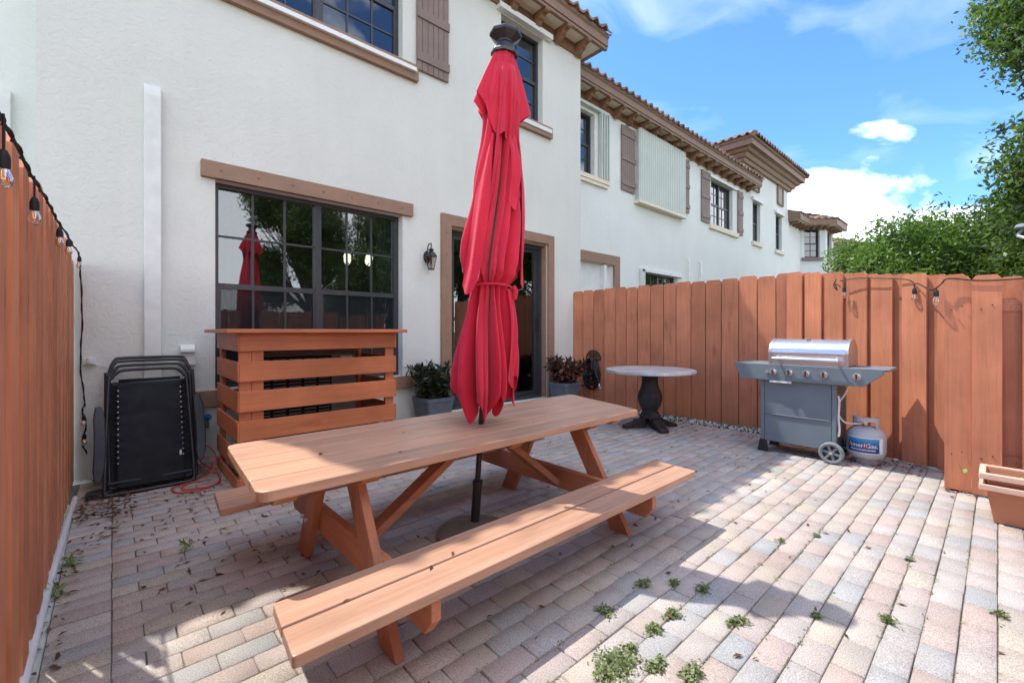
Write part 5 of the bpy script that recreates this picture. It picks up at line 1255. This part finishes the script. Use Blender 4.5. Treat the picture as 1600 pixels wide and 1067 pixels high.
b = MB(); b.tube([(.68,W0,.42),(.68,W0-.10,.42),(.68,W0-.13,.37)], .018, 10); b.tube([(.62,W0-.10,.40),(.56,W0-.08,.33)], .03, 10); b.build('body', 'black', fq, smooth=True)
b = MB(); b.tube([(.68,W0-.08,.44),(.70,W0-.10,.47)], .03, 12); b.build('handle', 'bluecap', fq, smooth=True)
pv = MB(); pv.tube([(-.245,-2.4,.022),(-.243,1.2,.024),(-.240,2.5,.022),(-.235,3.3,.024),(-.225,4.1,.022),(-.21,4.75,.022)], .017, 12)
for y in (1.1, 2.62, 3.02): pv.tube([(-.241,y,.023),(-.2405,y+.07,.023)], .0205, 12)
tag(pv.build('pipe', 'pvc', smooth=True), 'long white plastic pipe lying on the ground along the fence foot', 'pipe')
for i, (y0, y1, lab) in enumerate(((2.28,2.44,'nearest bent white vinyl strip wedged between fence foot and pipe'),(2.62,2.80,'middle bent white vinyl strip wedged between fence foot and pipe'),(3.0,3.2,'farther bent white vinyl strip wedged between fence foot and pipe'))):
    b = MB(); b.add([(-.25,y0,.01),(-.25,y1,.01),(-.278,y1-.02,.09),(-.278,y0+.01,.07),(-.262,y0,.04),(-.262,y1,.05)], [(0,1,5,4),(4,5,2,3)]); tag(b.build('vinyl_strip', 'pvc', solid=.003), lab, 'vinyl strip')

# gravel strip
def gravel():
    n = 1500; V = []; Q = []; C = []
    for _ in range(n):
        y = RNG.uniform(1.7, 4.7); x = RNG.uniform(6.06, 6.29) if RNG.random() < .75 else 6.07+RNG.normal(0,.05); s = RNG.uniform(.008, .021); c = np.array((x, y, s*.3+.006*RNG.random()))
        R_ = np.array(Euler(tuple(RNG.uniform(0,6.28,3))).to_matrix()); d = np.array([(1,0,0),(0,1,0),(-1,0,0),(0,-1,0),(0,0,.7),(0,0,-.7)])*s*RNG.uniform(.7,1.2,(6,1))
        o = len(V); V += list((d@R_.T)+c); col = np.array((.72,.74,.74)) if RNG.random() < .62 else np.array((.09,.10,.115)); col = col*RNG.uniform(.75,1.05)
        for f in ((0,1,4),(1,2,4),(2,3,4),(3,0,4),(1,0,5),(2,1,5),(3,2,5),(0,3,5)): Q.append([o+k for k in f]); C.append(col)
    C = np.array(C); tag(np_mesh('gravel', np.array(V), np.array(Q), 'pebble', pc=C, pd=C*.9), 'strip of white and dark pebbles between the pavers and the fence', 'gravel', kind='stuff')
gravel()
MB().box(6.05, 6.30, -2.5, 5.25, -.03, -.004).build('gravel_bed', 'soil')['kind'] = 'structure'

# weeds
def weed(label, x, y, r, n, mat='weed', h=.02, group=None):
    y = round(y/.1113)*.1113
    P = []
    nb = max(2, int(n/14))
    for _ in range(nb):
        a = RNG.random()*6.28; L_ = r*RNG.uniform(.3,1)
        for t in np.linspace(.1, 1, max(3, n//nb)): P.append((x+math.cos(a+.6*t)*L_*t+RNG.normal(0,.006), y+math.sin(a+.6*t)*L_*t*.72+RNG.normal(0,.006), .004+h*RNG.random()*(1.1-t*.6)))
    P = np.array(P)-np.array((x,y,0)); v, q = leaves(P,   .0165 if mat == 'weed' else .05, .0105 if mat == 'weed' else .006, flat=.55 if mat == 'weed' else -.6)
    v[:,2] = np.maximum(v[:,2], .002); o = np_mesh('weed', v, q, mat, rnd=RNG.random(len(P)), loc=(x,y,0)); return tag(o, label, 'weed', group)
W_ = [('large ring shaped clump of creeping green weed nearest the bottom picture edge', 1.45, 1.05, .135, 900), ('tail of creeping weed at the left foot of the largest clump', 1.37, 1.0, .05, 200),
 ('green weed clump right of the largest clump at the bottom edge', 1.545, .845, .06, 210), ('green weed clump farthest right along the bottom picture edge', 1.63, .775, .075, 240), ('rounded sunlit weed just outside the umbrella shadow', 1.735, 1.055, .055, 190),
 ('sunlit weed standing left edge of the umbrella shadow notch', 1.895, 1.015, .06, 190), ('dark weed lying inside the bench shadow near its sunny edge', 1.69, 1.17, .07, 170), ('weed half covered by the umbrella shadow', 2.06, .80, .07, 190),
 ('small weed pair in the umbrella shadow stem', 2.19, .97, .06, 150), ('small weed on the upper edge of the umbrella shadow', 2.14, 1.11, .045, 90), ('tiny reddish tipped weed between the two sunlit clumps', 1.575, 1.01, .03, 50), ('little weed in the middle of the small cluster', 1.595, .885, .035, 70),
 ('weed sprouting from a joint right of the umbrella shadow tip', 2.57, .30, .05, 110), ('small weed in a joint below the terracotta planter', 3.0, .05, .045, 80), ('small weed in the joint beside the shadow of the finial', 2.37, .60, .035, 60),
 ('weed tuft in the shaded joint near the table leg shadow', 2.02, 1.22, .06, 120), ('tiny sprig in the sunny pavers between grill and bench', 3.05, .92, .035, 50), ('tiny sprig in the sunny pavers in front of the grill', 3.3, .75, .03, 40), ('small sprig in the sunny pavers left of the planter', 3.35, .30, .03, 40)]
for a in W_: weed(a[0], a[1], a[2], a[3], a[4])
def joint_moss():
    P = []
    for _ in range(150):
        r_ = RNG.integers(0, 14); x_ = RNG.uniform(1.0, 4.2); 
        for _k in range(RNG.integers(3, 9)): P.append((x_+RNG.normal(0,.022), r_*.1113+RNG.normal(0,.004), .002+.006*RNG.random()))
    P = np.array(P); v, q = leaves(P, .011, .007, flat=.5); v[:,2] = np.maximum(v[:,2], .001)
    tag(np_mesh('joint_moss', v, q, 'weed', rnd=RNG.random(len(P))*.8), 'tiny green sprigs growing along the joints of the sunny pavers', 'moss', kind='stuff')
joint_moss()
for lab, x, y in (('bright grass tuft by the white pipe farther along the fence', -.18, 3.42), ('bright grass tuft by the white pipe nearer along the fence', -.2, 3.12), ('small green tuft at the wall foot behind the black chair foot', -.1, 5.1), ('short grass tuft in a joint left of the far bench', .32, 3.28), ('yellowish sprig beside the near bench end', .40, 1.50)): weed(lab, x, y, .035, 40, 'weed2', .05)

# ------------------------------------------------------------------ trees
def tree(name, label, base, blobs, mat, nleaf, L, W, trunk=None, group=None, th=.16):
    t = thing(name, label, 'tree', base, group=group); bx, by, bz = base
    tr = MB(); tops = [b_[0] for b_ in blobs]
    zc = min(c_[2]-r_[2] for c_, r_ in blobs); fork = Vector((bx, by, bz+max(.5, (zc-bz)*.9)))
    tr.tube(spline([(bx,by,bz-.1),(bx+.05,by-.04,bz+(fork.z-bz)*.5),tuple(fork)], 6), [th*(1-.35*i/12) for i in range(13)], 10)
    tips = []
    for c_, r_ in blobs:
        c_ = Vector(c_); P_ = spline([fork, fork.lerp(c_, .5)+Vector((RNG.normal(0,.15),RNG.normal(0,.15),.1)), c_], 6); tr.tube(P_, [th*.55*(1-.6*i/(len(P_)-1)) for i in range(len(P_))], 8)
        for k in range(12):
            d_ = Vector(RNG.normal(size=3)).normalized(); e = c_+Vector((d_.x*r_[0], d_.y*r_[1], d_.z*r_[2]))*.85; s_ = P_[RNG.integers(3, len(P_))]
            Q_ = spline([s_, s_.lerp(e,.5)+Vector(RNG.normal(0,.08,3)), e], 5); tr.tube(Q_, [th*.2*(1-.75*i/(len(Q_)-1)) for i in range(len(Q_))], 5)
    tr.build('trunk', 'bark', t, smooth=True)
    vol = np.array([r_[0]*r_[1]*r_[2] for c_, r_ in blobs])**.75; vol /= vol.sum(); cs = []
    per = 26; ncl = nleaf//per
    for _ in range(ncl):
        i = RNG.choice(len(blobs), p=vol); c_, r_ = blobs[i]; d_ = RNG.normal(size=3); d_ /= np.linalg.norm(d_)
        k = RNG.random()**.42*(1.0+.16*math.sin(5*d_[0]+3*d_[2]+i)+.06*RNG.normal()); cc = np.array(c_)+d_*np.array(r_)*k
        cs.append(cc+RNG.normal(0, 1, (per,3))*np.array((.15,.15,.11)))
    cs = np.concatenate(cs); v, q = leaves(cs, L, W, droop=.25)
    cl = np.repeat(RNG.random(ncl), per); rr = np.clip(.5*cl+.5*RNG.random(len(cs)), 0, 1)
    np_mesh('crown', v-np.array(base), q, mat, t, rnd=rr, smooth=True); return t
tree('shrub_tree', 'rounded light green shrub rising over the fence next to the distant house', (15.9,2.0,0), [((15.9,2.75,2.35),(1.0,.62,1.35)),((15.9,2.2,2.75),(1.4,.95,1.45)),((16.4,1.35,2.9),(1.2,1.0,1.65)),((15.6,2.85,1.75),(.9,.65,1.05)),((15.4,1.7,1.9),(1.2,1.2,1.3))], 'leafB', 64000, .135, .045)
tree('leafy_tree', 'pointed leafy tree between the rounded shrub and the tall tree', (18.6,1.1,0), [((18.6,1.0,2.7),(1.2,1.3,1.7)),((18.5,1.45,3.75),(.28,.24,1.1)),((18.7,.75,3.9),(.35,.30,1.1)),((18.3,2.2,2.9),(.45,.45,1.1)),((18.4,.2,3.2),(.8,.9,1.5))], 'leafA', 42000, .12, .055)
broad = tree('leafy_tree', 'broad mid green tree filling the right edge above the gate', (16.5,-.9,0), [((16.3,-.35,2.6),(1.4,1.0,1.8)),((16.8,-1.2,3.4),(1.7,1.3,1.9)),((15.6,-1.0,2.0),(1.3,1.3,1.4)),((16.2,-.3,3.9),(.9,.7,.9))], 'leafA', 52000, .12, .055)
tall = tree('shade_tree', 'tall dense tree whose crown hangs in at the upper right corner', (13.9,-2.9,0), [((13.3,-.68,7.5),(1.15,1.0,1.5)),((13.9,-2.2,8.4),(1.8,1.6,1.6)),((13.2,-.62,4.5),(1.0,.78,1.0)),((13.4,-.8,3.3),(1.0,.8,1.1)),((14.0,-2.9,6.4),(1.7,1.3,1.9)),((13.6,-3.2,5.0),(1.6,1.4,1.7)),((13.0,-.75,7.1),(.55,.5,.6))], 'leafA', 86000, .125, .055, th=.24)
def copy_tree(src, loc, rz, sc, label, group=None):
    c = src.copy(); COL.objects.link(c); c.location = loc; c.rotation_euler = (0,0,rz); c.scale = (sc,sc,sc); c['label'] = label
    for ch in src.children: d = ch.copy(); COL.objects.link(d); d.parent = c
    return c
copy_tree(tall, (6.6,-9.5,0), 2.2, .95, 'tall dense tree mirrored in the middle of the gridded window')
copy_tree(tall, (10.5,-10.0,0), 4.0, 1.0, 'tall dense tree mirrored at the right of the gridded window')
copy_tree(tall, (15.5,-11.0,0), 5.3, 1.1, 'tall dense tree mirrored in the sliding door')
copy_tree(broad, (8.4,-8.0,0), 1.0, .95, 'low bushy tree mirrored between the two taller mirrored trees')
copy_tree(broad, (18.5,-11.2,0), 3.0, 1.3, 'broad bushy tree mirrored in the right half of the sliding door')
# lamp arm in front of the trees
la = thing('yard_lamp', 'small lamp head on a slanting white arm in front of the right hand trees', 'lamp', (10.2, -1.2, 0))
b = MB(); b.tube([(10.2,-1.2,0),(10.2,-1.2,2.2)], .03, 10); b.tube(spline([(10.2,-1.2,2.2),(10.25,-.85,2.45),(10.55,-.35,2.72),(10.6,-.2,2.80)], 6), .022, 8); b.build('arm', 'white', la, smooth=True)
b = MB(); b.lathe([(.0,.06),(.07,.05),(.10,.0),(.09,-.02),(0,-.03)], (10.62,-.26,2.93), 14); b.tube([(10.6,-.2,2.80),(10.62,-.26,2.92)], .02, 6); b.build('head', 'rubber', la, smooth=True)
